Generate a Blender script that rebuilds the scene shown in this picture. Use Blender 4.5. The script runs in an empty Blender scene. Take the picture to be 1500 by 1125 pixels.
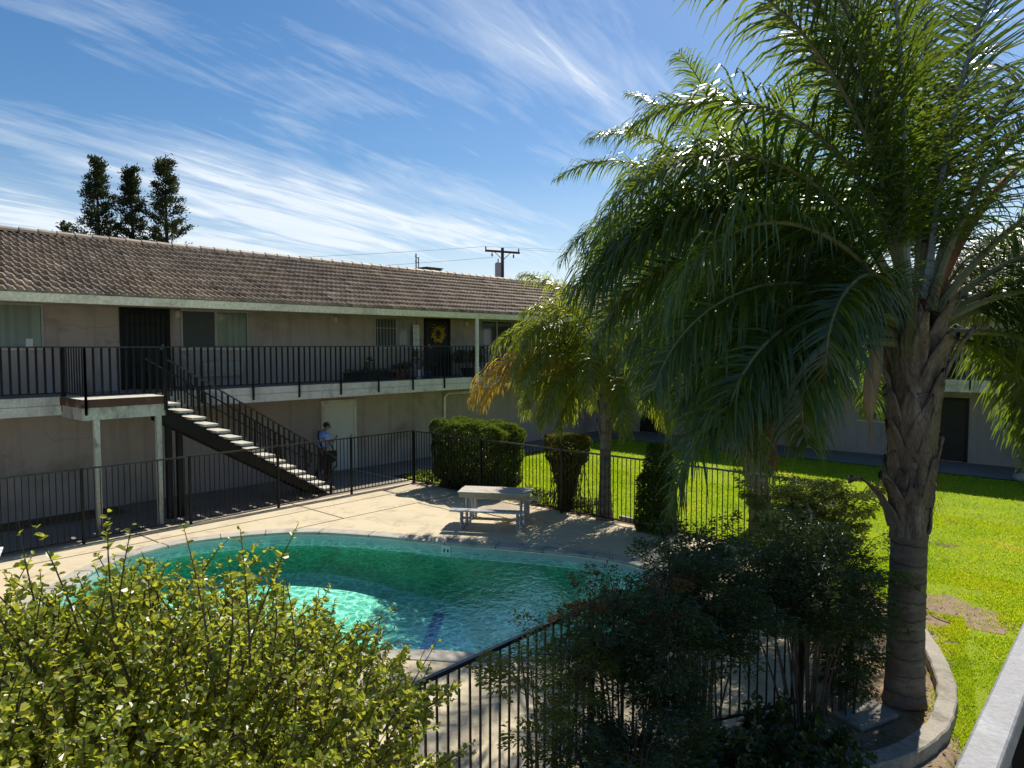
import bpy, bmesh, math, random
import numpy as np
from mathutils import Vector, Matrix
from mathutils.geometry import tessellate_polygon

random.seed(7)
RNG = np.random.default_rng(11)
R = math.radians
SC = bpy.context.scene
COL = SC.collection

# ------------------------------------------------------------------ materials
def new_mat(name):
    m = bpy.data.materials.new(name)
    m.use_nodes = True
    nt = m.node_tree
    for n in list(nt.nodes):
        nt.nodes.remove(n)
    out = nt.nodes.new('ShaderNodeOutputMaterial')
    return m, nt, out

def N(nt, typ, **kw):
    n = nt.nodes.new(typ)
    for k, v in kw.items():
        if k.startswith('i_'):
            n.inputs[k[2:].replace('_', ' ')].default_value = v
        else:
            setattr(n, k, v)
    return n

def ramp(nt, fac, stops):
    r = nt.nodes.new('ShaderNodeValToRGB')
    el = r.color_ramp.elements
    while len(el) > 1:
        el.remove(el[-1])
    for i, (p, c) in enumerate(stops):
        e = el[0] if i == 0 else el.new(p)
        e.position = p
        e.color = (c[0], c[1], c[2], 1) if not isinstance(c, (int, float)) else (c, c, c, 1)
    nt.links.new(fac, r.inputs['Fac'])
    return r

def coords(nt, scale=(1, 1, 1)):
    tc = N(nt, 'ShaderNodeTexCoord')
    mp = N(nt, 'ShaderNodeMapping')
    mp.inputs['Scale'].default_value = scale
    nt.links.new(tc.outputs['Object'], mp.inputs['Vector'])
    return mp.outputs['Vector']

def noise(nt, vec, scale, detail=4, rough=.55, dist=0):
    n = N(nt, 'ShaderNodeTexNoise')
    n.inputs['Scale'].default_value = scale
    n.inputs['Detail'].default_value = detail
    n.inputs['Roughness'].default_value = rough
    n.inputs['Distortion'].default_value = dist
    nt.links.new(vec, n.inputs['Vector'])
    return n.outputs['Fac']

def mix(nt, fac, a, b, mode='MIX'):
    m = N(nt, 'ShaderNodeMix', data_type='RGBA', blend_type=mode)
    def put(sock, v):
        if hasattr(v, 'is_linked') or hasattr(v, 'links'):
            nt.links.new(v, sock)
        elif isinstance(v, (int, float)):
            sock.default_value = v if sock.type == 'VALUE' else (v, v, v, 1)
        else:
            sock.default_value = (v[0], v[1], v[2], 1)
    put(m.inputs[0], fac)
    put(m.inputs[6], a)
    put(m.inputs[7], b)
    return m.outputs[2]

def surf(name, c1, c2=None, scale=3, rough=.7, spec=.4, bump=0, bscale=40, stains=None, metal=0, sscale=1.2, vscale=(1, 1, 1), fine=0.25):
    """Painted / mineral surface: two tones by noise, optional stain colour in soft patches, fine grain and bump."""
    m, nt, out = new_mat(name)
    v = coords(nt, vscale)
    c2 = c2 or tuple(x * .8 for x in c1)
    f = noise(nt, v, scale, 6, .6)
    r = ramp(nt, f, [(.3, c1), (.7, c2)])
    col = r.outputs['Color']
    if stains:
        s = noise(nt, v, sscale, 7, .65, .4)
        sr = ramp(nt, s, [(.52, 0), (.68, 1)])
        col = mix(nt, sr.outputs['Color'], col, stains)
    if fine:
        g = noise(nt, v, bscale * 1.7, 3, .6)
        gr = ramp(nt, g, [(.3, 1 - fine), (.7, 1 + fine * .4)])
        col = mix(nt, 1.0, col, gr.outputs['Color'], 'MULTIPLY')
    b = N(nt, 'ShaderNodeBsdfPrincipled')
    nt.links.new(col, b.inputs['Base Color'])
    b.inputs['Roughness'].default_value = rough
    b.inputs['Specular IOR Level'].default_value = spec
    b.inputs['Metallic'].default_value = metal
    if bump:
        bn = noise(nt, v, bscale, 5, .6)
        bp = N(nt, 'ShaderNodeBump')
        bp.inputs['Strength'].default_value = bump
        bp.inputs['Distance'].default_value = .02
        nt.links.new(bn, bp.inputs['Height'])
        nt.links.new(bp.outputs['Normal'], b.inputs['Normal'])
    nt.links.new(b.outputs[0], out.inputs[0])
    return m

def leafmat(name, c1, c2, c3=None, trans=.4, tcol=(.3, .42, .03), rough=.4, spec=.5, tmul=1.0):
    """Foliage: every leaf its own tone, light also passes through it."""
    m, nt, out = new_mat(name)
    g = N(nt, 'ShaderNodeNewGeometry')
    stops = [(0, c1), (.75, c2)] + ([(1, c3)] if c3 else [])
    r = ramp(nt, g.outputs['Random Per Island'], stops)
    b = N(nt, 'ShaderNodeBsdfPrincipled')
    nt.links.new(r.outputs['Color'], b.inputs['Base Color'])
    b.inputs['Roughness'].default_value = rough
    b.inputs['Specular IOR Level'].default_value = spec
    t = N(nt, 'ShaderNodeBsdfTranslucent')
    tc = mix(nt, .6, r.outputs['Color'], tcol)
    nt.links.new(tc, t.inputs['Color'])
    ms = N(nt, 'ShaderNodeMixShader')
    ms.inputs[0].default_value = trans
    nt.links.new(b.outputs[0], ms.inputs[1])
    nt.links.new(t.outputs[0], ms.inputs[2])
    nt.links.new(ms.outputs[0], out.inputs[0])
    return m

M = {}
M['stucco'] = surf('stucco', (.50, .42, .365), (.45, .375, .325), 1.1, .9, .2, .35, 60, stains=(.30, .25, .205), sscale=.5)
M['stucco_grey'] = surf('grey_stucco', (.43, .39, .345), (.37, .335, .30), 1.1, .9, .2, .3, 60)
M['white_paint'] = surf('white_paint', (.78, .73, .63), (.68, .63, .54), 2, .55, .4, .1, 25, stains=(.42, .37, .28), sscale=1.4)
M['gutter_paint'] = surf('gutter_paint', (.93, .88, .74), (.88, .82, .68), .9, .42, .5, .05, 8, stains=(.66, .61, .5), sscale=.8)
M['peeling'] = surf('peeling_paint', (.6, .58, .5), (.46, .43, .35), 3, .8, .3, .4, 18, stains=(.19, .15, .11), sscale=3.2, vscale=(1, 1, .45))
M['rust_edge'] = surf('bare_edge', (.15, .065, .045), (.10, .055, .042), 4, .85, .2, .4, 30, stains=(.34, .29, .23), sscale=2.0)
M['slab_top'] = surf('walkway_coating', (.27, .27, .28), (.2, .2, .21), 2, .8, .3, .15, 40)
M['landing_top'] = surf('landing_coating', (.62, .59, .5), (.5, .47, .4), 3, .8, .3, .15, 40, stains=(.4, .37, .31), sscale=2)
M['black_iron'] = surf('black_iron', (.006, .006, .0065), (.011, .0105, .010), 6, .5, .3, .12, 60)
M['rail_iron'] = surf('worn_top_rail', (.02, .019, .018), (.06, .056, .052), 9, .34, .6, .12, 60)
M['grey_metal'] = surf('galvanised', (.33, .33, .34), (.46, .46, .47), 5, .5, .5, .08, 50, metal=.0, stains=(.25, .25, .26), sscale=6)
M['rail_grey'] = surf('painted_grey_rail', (.15, .153, .163), (.19, .193, .205), 12, .55, .5, .12, 70, stains=(.25, .255, .27), sscale=14)
M['dark_door'] = surf('dark_door', (.012, .014, .014), (.02, .022, .021), 3, .5, .4)
M['white_door'] = surf('white_door', (.72, .72, .68), (.66, .66, .62), 2, .5, .4, .03, 20)
M['glass_dark'] = surf('dark_glass', (.035, .045, .042), (.06, .07, .066), .8, .06, .8, 0, 10, fine=0)
M['screen'] = surf('window_screen', (.10, .105, .10), (.075, .08, .078), 30, .7, .3, .1, 300)
M['blind'] = leafmat('blind_vinyl', (.80, .80, .72), (.62, .62, .56), (.86, .86, .80), .12, (.8, .8, .7), .5, .3)
M['alu'] = surf('window_aluminium', (.45, .45, .42), (.38, .38, .36), 5, .4, .5)
M['lamp_glass'] = surf('lamp_glass', (.62, .56, .42), (.5, .45, .35), 8, .3, .5)
M['soil'] = surf('soil', (.20, .14, .09), (.12, .085, .055), 4, .95, .1, .9, 30, stains=(.28, .21, .14), sscale=5)
M['dry_soil'] = surf('dry_soil', (.34, .255, .17), (.24, .175, .11), 3, .95, .1, .9, 26, stains=(.18, .14, .08), sscale=5)
M['path'] = surf('path_concrete', (.30, .26, .21), (.23, .20, .165), 1.2, .9, .2, .2, 40, stains=(.21, .2, .19), sscale=1.1)
M['curb'] = surf('curb_concrete', (.42, .38, .31), (.31, .28, .23), 3, .9, .2, .35, 35, stains=(.2, .18, .14), sscale=4)
M['coping'] = surf('coping_concrete', (.47, .44, .37), (.38, .355, .3), 3, .85, .25, .25, 40, stains=(.27, .255, .22), sscale=3)
M['bark'] = surf('palm_bark', (.235, .19, .15), (.14, .11, .085), 5, .9, .2, .7, 22, stains=(.30, .25, .2), sscale=3, vscale=(1, 1, 2.2))
M['boot'] = surf('palm_boot', (.27, .215, .16), (.15, .115, .085), 7, .85, .2, .8, 40, stains=(.38, .33, .26), sscale=4, vscale=(1, 1, .22), fine=.45)
M['fibre'] = surf('palm_fibre', (.20, .11, .055), (.12, .065, .035), 9, .9, .1, .5, 60)
M['petiole'] = surf('green_petiole', (.13, .15, .06), (.2, .19, .09), 4, .45, .4, .1, 20)
M['petiole_rust'] = surf('rusty_petiole', (.30, .10, .03), (.22, .08, .03), 4, .5, .4, .1, 20)
M['petiole_grey'] = surf('grey_petiole', (.30, .33, .31), (.22, .25, .22), 4, .5, .4, .1, 20)
M['spathe'] = surf('dry_spathe', (.42, .31, .18), (.30, .21, .12), 6, .7, .3, .3, 25, vscale=(1, 1, .15))
M['twig'] = surf('twig', (.17, .12, .08), (.11, .08, .05), 8, .85, .2, .3, 60)
M['cane'] = surf('cane', (.13, .10, .07), (.08, .06, .045), 8, .85, .2, .3, 60)
M['wood_pole'] = surf('pole_wood', (.10, .075, .06), (.07, .055, .045), 3, .9, .2, .4, 20, vscale=(1, 1, .2))
M['table_board'] = surf('table_board', (.55, .50, .42), (.44, .40, .33), 3, .75, .3, .25, 20, stains=(.33, .29, .24), sscale=3, vscale=(1, .25, 1))
M['table_edge'] = surf('table_edge_board', (.45, .34, .20), (.36, .27, .16), 3, .75, .3, .25, 20)
M['white_resin'] = surf('white_resin', (.78, .78, .78), (.7, .7, .7), 2, .5, .4)
M['skin'] = surf('skin', (.33, .19, .13), (.30, .17, .115), 8, .55, .4, fine=.05)
M['shirt'] = surf('blue_shirt', (.30, .43, .78), (.25, .37, .7), 6, .85, .2, .2, 50)
M['trousers'] = surf('navy_trousers', (.022, .027, .05), (.03, .035, .06), 6, .85, .2, .2, 50)
M['navy'] = surf('navy_cloth', (.012, .017, .05), (.018, .022, .06), 6, .8, .2)
M['black_cloth'] = surf('black_cloth', (.014, .014, .016), (.022, .022, .024), 6, .8, .3, .2, 60)
M['hair'] = surf('dark_hair', (.015, .011, .009), (.025, .018, .014), 30, .6, .3)
M['phone'] = surf('phone_black', (.01, .01, .012), (.015, .015, .017), 3, .2, .6, fine=0)
M['paper'] = surf('paper', (.74, .74, .72), (.68, .68, .66), 4, .8, .2, fine=.05)
M['ink'] = surf('ink', (.18, .18, .19), (.25, .25, .26), 40, .8, .2, fine=0)
M['terracotta'] = surf('terracotta', (.28, .12, .07), (.2, .09, .055), 5, .8, .2, .2, 40)
M['blue_pot'] = surf('blue_glaze', (.02, .04, .14), (.03, .06, .18), 4, .25, .6)
M['dark_pot'] = surf('dark_planter', (.035, .03, .028), (.055, .045, .04), 4, .7, .3)
M['white_pot'] = surf('white_pot', (.7, .7, .7), (.62, .62, .62), 4, .4, .5)
M['rock'] = surf('rock', (.40, .38, .35), (.25, .24, .22), 4, .9, .2, .6, 12)
M['wreath'] = leafmat('yellow_wreath', (.62, .42, .02), (.75, .55, .05), trans=.2, tcol=(.7, .5, .02))
M['vent'] = surf('roof_vent_metal', (.05, .05, .055), (.08, .08, .085), 5, .6, .4)

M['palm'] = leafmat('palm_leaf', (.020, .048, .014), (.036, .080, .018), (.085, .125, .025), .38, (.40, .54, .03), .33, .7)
M['palm_light'] = leafmat('yellow_green_palm_leaf', (.05, .09, .016), (.085, .135, .02), (.17, .19, .03), .5, (.62, .66, .04), .33, .6)  # lighter, yellower green leaf of the slim palm
M['palm_yel'] = leafmat('yellowing_palm_leaf', (.32, .22, .03), (.36, .27, .04), (.2, .2, .04), .45, (.75, .45, .03), .4, .5)
M['bush'] = leafmat('bush_leaf', (.085, .14, .026), (.18, .24, .034), (.40, .39, .05), .48, (.86, .86, .06), .36, .75)
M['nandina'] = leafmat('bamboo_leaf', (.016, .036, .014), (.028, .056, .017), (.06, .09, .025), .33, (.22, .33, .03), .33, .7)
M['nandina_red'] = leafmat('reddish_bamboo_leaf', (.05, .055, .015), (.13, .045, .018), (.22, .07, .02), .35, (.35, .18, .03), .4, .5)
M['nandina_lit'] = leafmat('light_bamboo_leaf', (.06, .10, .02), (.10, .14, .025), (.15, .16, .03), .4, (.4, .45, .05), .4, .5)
M['hedge'] = leafmat('hedge_leaf', (.03, .06, .014), (.055, .095, .018), (.09, .13, .02), .32, (.32, .42, .03), .38, .5)
M['topiary'] = leafmat('topiary_leaf', (.04, .07, .014), (.07, .09, .018), (.16, .08, .02), .32, (.4, .36, .03), .38, .5)
M['cypress'] = leafmat('cypress_leaf', (.026, .042, .018), (.045, .06, .022), (.07, .08, .03), .15, (.14, .18, .04), .7, .2)
M['grass'] = leafmat('grass_blade', (.21, .32, .012), (.31, .42, .016), (.46, .48, .03), .48, (.70, .84, .02), .5, .3)
def grass_mat():
    m = M['grass']; nt = m.node_tree
    v = coords(nt)
    f = noise(nt, v, .75, 6, .68, .4)
    c = ramp(nt, f, [(.30, (.55, .72, .7)), (.47, (.95, 1.0, 1.0)), (.60, (1.15, 1.05, 1.0)), (.74, (1.5, 1.12, 2.2))])
    b = next(n for n in nt.nodes if n.type == 'BSDF_PRINCIPLED'); t = next(n for n in nt.nodes if n.type == 'BSDF_TRANSLUCENT')
    for sh, k in ((b, 'Base Color'), (t, 'Color')):
        src = sh.inputs[k].links[0].from_socket
        nt.links.new(mix(nt, 1.0, src, c.outputs['Color'], 'MULTIPLY'), sh.inputs[k])
grass_mat()
M['litter'] = leafmat('dry_leaf', (.16, .10, .05), (.26, .18, .09), (.10, .07, .04), .15, (.3, .2, .05), .7, .2)

def ring_bark():
    m = M['bark']; nt = m.node_tree
    b = next(n for n in nt.nodes if n.type == 'BSDF_PRINCIPLED')
    src = b.inputs['Base Color'].links[0].from_socket
    tc = N(nt, 'ShaderNodeTexCoord'); sp = N(nt, 'ShaderNodeSeparateXYZ'); nt.links.new(tc.outputs['Object'], sp.inputs[0])
    nz = noise(nt, tc.outputs['Object'], 3, 3)
    a = N(nt, 'ShaderNodeMath', operation='MULTIPLY_ADD'); a.inputs[1].default_value = .16; nt.links.new(nz, a.inputs[0]); nt.links.new(sp.outputs[2], a.inputs[2])
    d = N(nt, 'ShaderNodeMath', operation='DIVIDE'); d.inputs[1].default_value = .21; nt.links.new(a.outputs[0], d.inputs[0])
    f = N(nt, 'ShaderNodeMath', operation='FRACT'); nt.links.new(d.outputs[0], f.inputs[0])
    r = ramp(nt, f.outputs[0], [(0, .52), (.05, .68), (.11, .98), (.7, 1.1), (.95, 1.0), (1, .52)])
    nt.links.new(mix(nt, 1.0, src, r.outputs['Color'], 'MULTIPLY'), b.inputs['Base Color'])
ring_bark()

def streaks(m, k):
    nt = m.node_tree
    b = next(n for n in nt.nodes if n.type == 'BSDF_PRINCIPLED')
    src = b.inputs['Base Color'].links[0].from_socket
    f = noise(nt, coords(nt, (2.4, 2.4, .16)), 1.6, 7, .7, .2)
    r = ramp(nt, f, [(.50, 1), (.62, 1 - k * .5), (.74, 1 - k)])
    nt.links.new(mix(nt, 1.0, src, r.outputs['Color'], 'MULTIPLY'), b.inputs['Base Color'])
streaks(M['stucco'], .28); streaks(M['stucco_grey'], .22); streaks(M['white_paint'], .35); streaks(M['gutter_paint'], .14); streaks(M['peeling'], .4)

def lawn_mat():
    m, nt, out = new_mat('lawn_turf')
    v = coords(nt)
    a = noise(nt, v, 1.1, 6, .65)
    b_ = noise(nt, v, 55, 5, .7)
    c = ramp(nt, a, [(.28, (.20, .30, .014)), (.55, (.27, .37, .014)), (.75, (.37, .41, .022))])
    d = ramp(nt, b_, [(.3, .5), (.7, 1.25)])
    col = mix(nt, 1.0, c.outputs['Color'], d.outputs['Color'], 'MULTIPLY')
    dry = ramp(nt, noise(nt, v, .75, 6, .68, .4), [(.62, 0), (.76, .75)])
    col = mix(nt, dry.outputs['Color'], col, (.34, .30, .09))
    b = N(nt, 'ShaderNodeBsdfPrincipled')
    b.inputs['Roughness'].default_value = .9
    b.inputs['Specular IOR Level'].default_value = .15
    nt.links.new(col, b.inputs['Base Color'])
    bp = N(nt, 'ShaderNodeBump')
    bp.inputs['Strength'].default_value = .9
    bp.inputs['Distance'].default_value = .03
    nt.links.new(b_, bp.inputs['Height'])
    nt.links.new(bp.outputs['Normal'], b.inputs['Normal'])
    nt.links.new(b.outputs[0], out.inputs[0])
    return m
M['lawn'] = lawn_mat()

def deck_mat():
    m, nt, out = new_mat('pool_deck_concrete')
    v = coords(nt)
    a = noise(nt, v, .55, 7, .65, .5)
    c = ramp(nt, a, [(.25, (.52, .435, .285)), (.5, (.60, .51, .345)), (.78, (.44, .37, .255))])
    s = noise(nt, v, 2.2, 8, .7, .8)
    sr = ramp(nt, s, [(.52, 0), (.70, .85)])
    col = mix(nt, sr.outputs['Color'], c.outputs['Color'], (.36, .30, .215))
    g = noise(nt, v, 90, 4, .7)
    gr = ramp(nt, g, [(.3, .82), (.7, 1.08)])
    col = mix(nt, 1.0, col, gr.outputs['Color'], 'MULTIPLY')
    # hairline cracks
    vo = N(nt, 'ShaderNodeTexVoronoi', feature='DISTANCE_TO_EDGE')
    vo.inputs['Scale'].default_value = .32
    wv = N(nt, 'ShaderNodeVectorMath', operation='ADD')
    nz = N(nt, 'ShaderNodeTexNoise')
    nz.inputs['Scale'].default_value = 1.6
    nt.links.new(v, nz.inputs['Vector'])
    nt.links.new(v, wv.inputs[0])
    nt.links.new(nz.outputs['Color'], wv.inputs[1])
    nt.links.new(wv.outputs[0], vo.inputs['Vector'])
    cr = ramp(nt, vo.outputs['Distance'], [(.0, .45), (.0022, 1)])
    col = mix(nt, .6, col, mix(nt, 1.0, col, cr.outputs['Color'], 'MULTIPLY'))
    b = N(nt, 'ShaderNodeBsdfPrincipled')
    b.inputs['Roughness'].default_value = .88
    b.inputs['Specular IOR Level'].default_value = .25
    nt.links.new(col, b.inputs['Base Color'])
    bp = N(nt, 'ShaderNodeBump')
    bp.inputs['Strength'].default_value = .3
    bp.inputs['Distance'].default_value = .01
    nt.links.new(g, bp.inputs['Height'])
    nt.links.new(bp.outputs['Normal'], b.inputs['Normal'])
    nt.links.new(b.outputs[0], out.inputs[0])
    return m
M['deck'] = deck_mat()

def roof_mat():
    m, nt, out = new_mat('concrete_roof_tile')
    v = coords(nt)
    g = N(nt, 'ShaderNodeNewGeometry')
    at = N(nt, 'ShaderNodeAttribute', attribute_name='tone')
    c = ramp(nt, at.outputs['Fac'], [(0, (.15, .118, .08)), (.35, (.27, .215, .15)), (.7, (.36, .29, .20)), (1, (.48, .41, .31))])
    a = noise(nt, v, .35, 6, .65, .3)
    ar = ramp(nt, a, [(.35, (.78, .76, .8)), (.65, (1.12, 1.06, .98))])
    col = mix(nt, 1.0, c.outputs['Color'], ar.outputs['Color'], 'MULTIPLY')
    s = noise(nt, v, 14, 6, .7)
    sr = ramp(nt, s, [(.3, .7), (.7, 1.15)])
    col = mix(nt, 1.0, col, sr.outputs['Color'], 'MULTIPLY')
    b = N(nt, 'ShaderNodeBsdfPrincipled')
    b.inputs['Roughness'].default_value = .62
    b.inputs['Specular IOR Level'].default_value = .45
    nt.links.new(col, b.inputs['Base Color'])
    nt.links.new(b.outputs[0], out.inputs[0])
    return m
M['roof'] = roof_mat()

def tile_band_mat():
    m, nt, out = new_mat('waterline_tile')
    tc = N(nt, 'ShaderNodeTexCoord')
    br = N(nt, 'ShaderNodeTexBrick')
    br.offset = 0
    br.inputs['Scale'].default_value = 1
    br.inputs['Brick Width'].default_value = .15
    br.inputs['Row Height'].default_value = .075
    br.inputs['Mortar Size'].default_value = .006
    br.inputs['Color1'].default_value = (.36, .46, .46, 1)
    br.inputs['Color2'].default_value = (.30, .40, .41, 1)
    br.inputs['Mortar'].default_value = (.44, .45, .42, 1)
    nt.links.new(tc.outputs['UV'], br.inputs['Vector'])
    b = N(nt, 'ShaderNodeBsdfPrincipled')
    b.inputs['Roughness'].default_value = .3
    nt.links.new(br.outputs['Color'], b.inputs['Base Color'])
    nt.links.new(b.outputs[0], out.inputs[0])
    return m
M['tileband'] = tile_band_mat()
M['plaster'] = surf('pool_plaster', (.31, .66, .57), (.24, .57, .48), 1.2, .8, .2, .1, 20, stains=(.17, .56, .42), sscale=.5)
M['wall_plaster'] = surf('shaded_algae_plaster', (.07, .44, .25), (.055, .36, .20), 1.6, .8, .2, .1, 20, stains=(.04, .26, .14), sscale=.9)  # algae green, darkened further to paint in the wall's shade and deep water
M['bluetile'] = surf('blue_floor_tile', (.015, .05, .35), (.02, .06, .42), 12, .4, .4)

def water_mat():
    m, nt, out = new_mat('pool_water')
    v = coords(nt, (1, 1, 1))
    wn = N(nt, 'ShaderNodeTexNoise')
    wn.inputs['Scale'].default_value = 1.1
    wn.inputs['Detail'].default_value = 2
    nt.links.new(v, wn.inputs['Vector'])
    add = N(nt, 'ShaderNodeVectorMath', operation='ADD')
    nt.links.new(v, add.inputs[0])
    nt.links.new(wn.outputs['Color'], add.inputs[1])
    # caustic light lines painted into the transparent colour by a cell pattern
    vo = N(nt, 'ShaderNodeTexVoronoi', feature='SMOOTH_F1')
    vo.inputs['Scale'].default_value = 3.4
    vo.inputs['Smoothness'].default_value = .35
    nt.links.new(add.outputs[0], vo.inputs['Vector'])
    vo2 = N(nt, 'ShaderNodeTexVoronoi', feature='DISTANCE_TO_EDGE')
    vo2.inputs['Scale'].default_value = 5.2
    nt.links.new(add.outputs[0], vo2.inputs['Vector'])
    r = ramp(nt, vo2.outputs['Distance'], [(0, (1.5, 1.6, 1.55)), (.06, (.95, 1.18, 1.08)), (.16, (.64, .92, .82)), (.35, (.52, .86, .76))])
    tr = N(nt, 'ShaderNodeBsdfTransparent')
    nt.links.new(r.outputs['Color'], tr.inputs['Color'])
    gl = N(nt, 'ShaderNodeBsdfGlossy')
    gl.inputs['Roughness'].default_value = .03
    gl.inputs['Color'].default_value = (.55, .92, .88, 1)
    n1 = noise(nt, coords(nt, (1, 1, 1)), 5.5, 3, .55, .6)
    n2 = noise(nt, coords(nt, (1, 1, 1)), 17, 2, .5, .3)
    ad = N(nt, 'ShaderNodeMath', operation='MULTIPLY_ADD')
    ad.inputs[1].default_value = .3
    nt.links.new(n2, ad.inputs[0])
    nt.links.new(n1, ad.inputs[2])
    bp = N(nt, 'ShaderNodeBump')
    bp.inputs['Strength'].default_value = .3
    bp.inputs['Distance'].default_value = .03
    nt.links.new(ad.outputs[0], bp.inputs['Height'])
    nt.links.new(bp.outputs['Normal'], gl.inputs['Normal'])
    fr = N(nt, 'ShaderNodeFresnel')
    fr.inputs['IOR'].default_value = 1.33
    geo = N(nt, 'ShaderNodeNewGeometry')
    nt.links.new(geo.outputs['Normal'], fr.inputs['Normal'])
    fm = N(nt, 'ShaderNodeMath', operation='MULTIPLY'); fm.inputs[1].default_value = .30
    nt.links.new(fr.outputs[0], fm.inputs[0])
    ms = N(nt, 'ShaderNodeMixShader')
    nt.links.new(fm.outputs[0], ms.inputs[0])
    nt.links.new(tr.outputs[0], ms.inputs[1])
    nt.links.new(gl.outputs[0], ms.inputs[2])
    nt.links.new(ms.outputs[0], out.inputs[0])
    return m
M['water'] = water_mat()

def pane_mat():
    m, nt, out = new_mat('clear_pane')
    tr = N(nt, 'ShaderNodeBsdfTransparent')
    tr.inputs['Color'].default_value = (.82, .86, .84, 1)
    gl = N(nt, 'ShaderNodeBsdfGlossy')
    gl.inputs['Roughness'].default_value = .02
    ms = N(nt, 'ShaderNodeMixShader')
    fr = N(nt, 'ShaderNodeFresnel')
    fr.inputs['IOR'].default_value = 1.6
    nt.links.new(fr.outputs[0], ms.inputs[0])
    nt.links.new(tr.outputs[0], ms.inputs[1])
    nt.links.new(gl.outputs[0], ms.inputs[2])
    nt.links.new(ms.outputs[0], out.inputs[0])
    return m
M['pane'] = pane_mat()

# ------------------------------------------------------------------ object helpers
WORLD = {}

def tag(o, label=None, cat=None, group=None, kind=None):
    if label: o['label'] = label
    if cat: o['category'] = cat
    if group: o['group'] = group
    if kind: o['kind'] = kind
    return o

def empty(name, loc, label, cat, group=None):
    o = bpy.data.objects.new(name, None)
    o.empty_display_size = .2
    COL.objects.link(o)
    o.location = loc
    WORLD[o.name] = Vector(loc)
    return tag(o, label, cat, group)

def wloc(o):
    return WORLD.get(o.name, Vector((0, 0, 0)))

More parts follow.
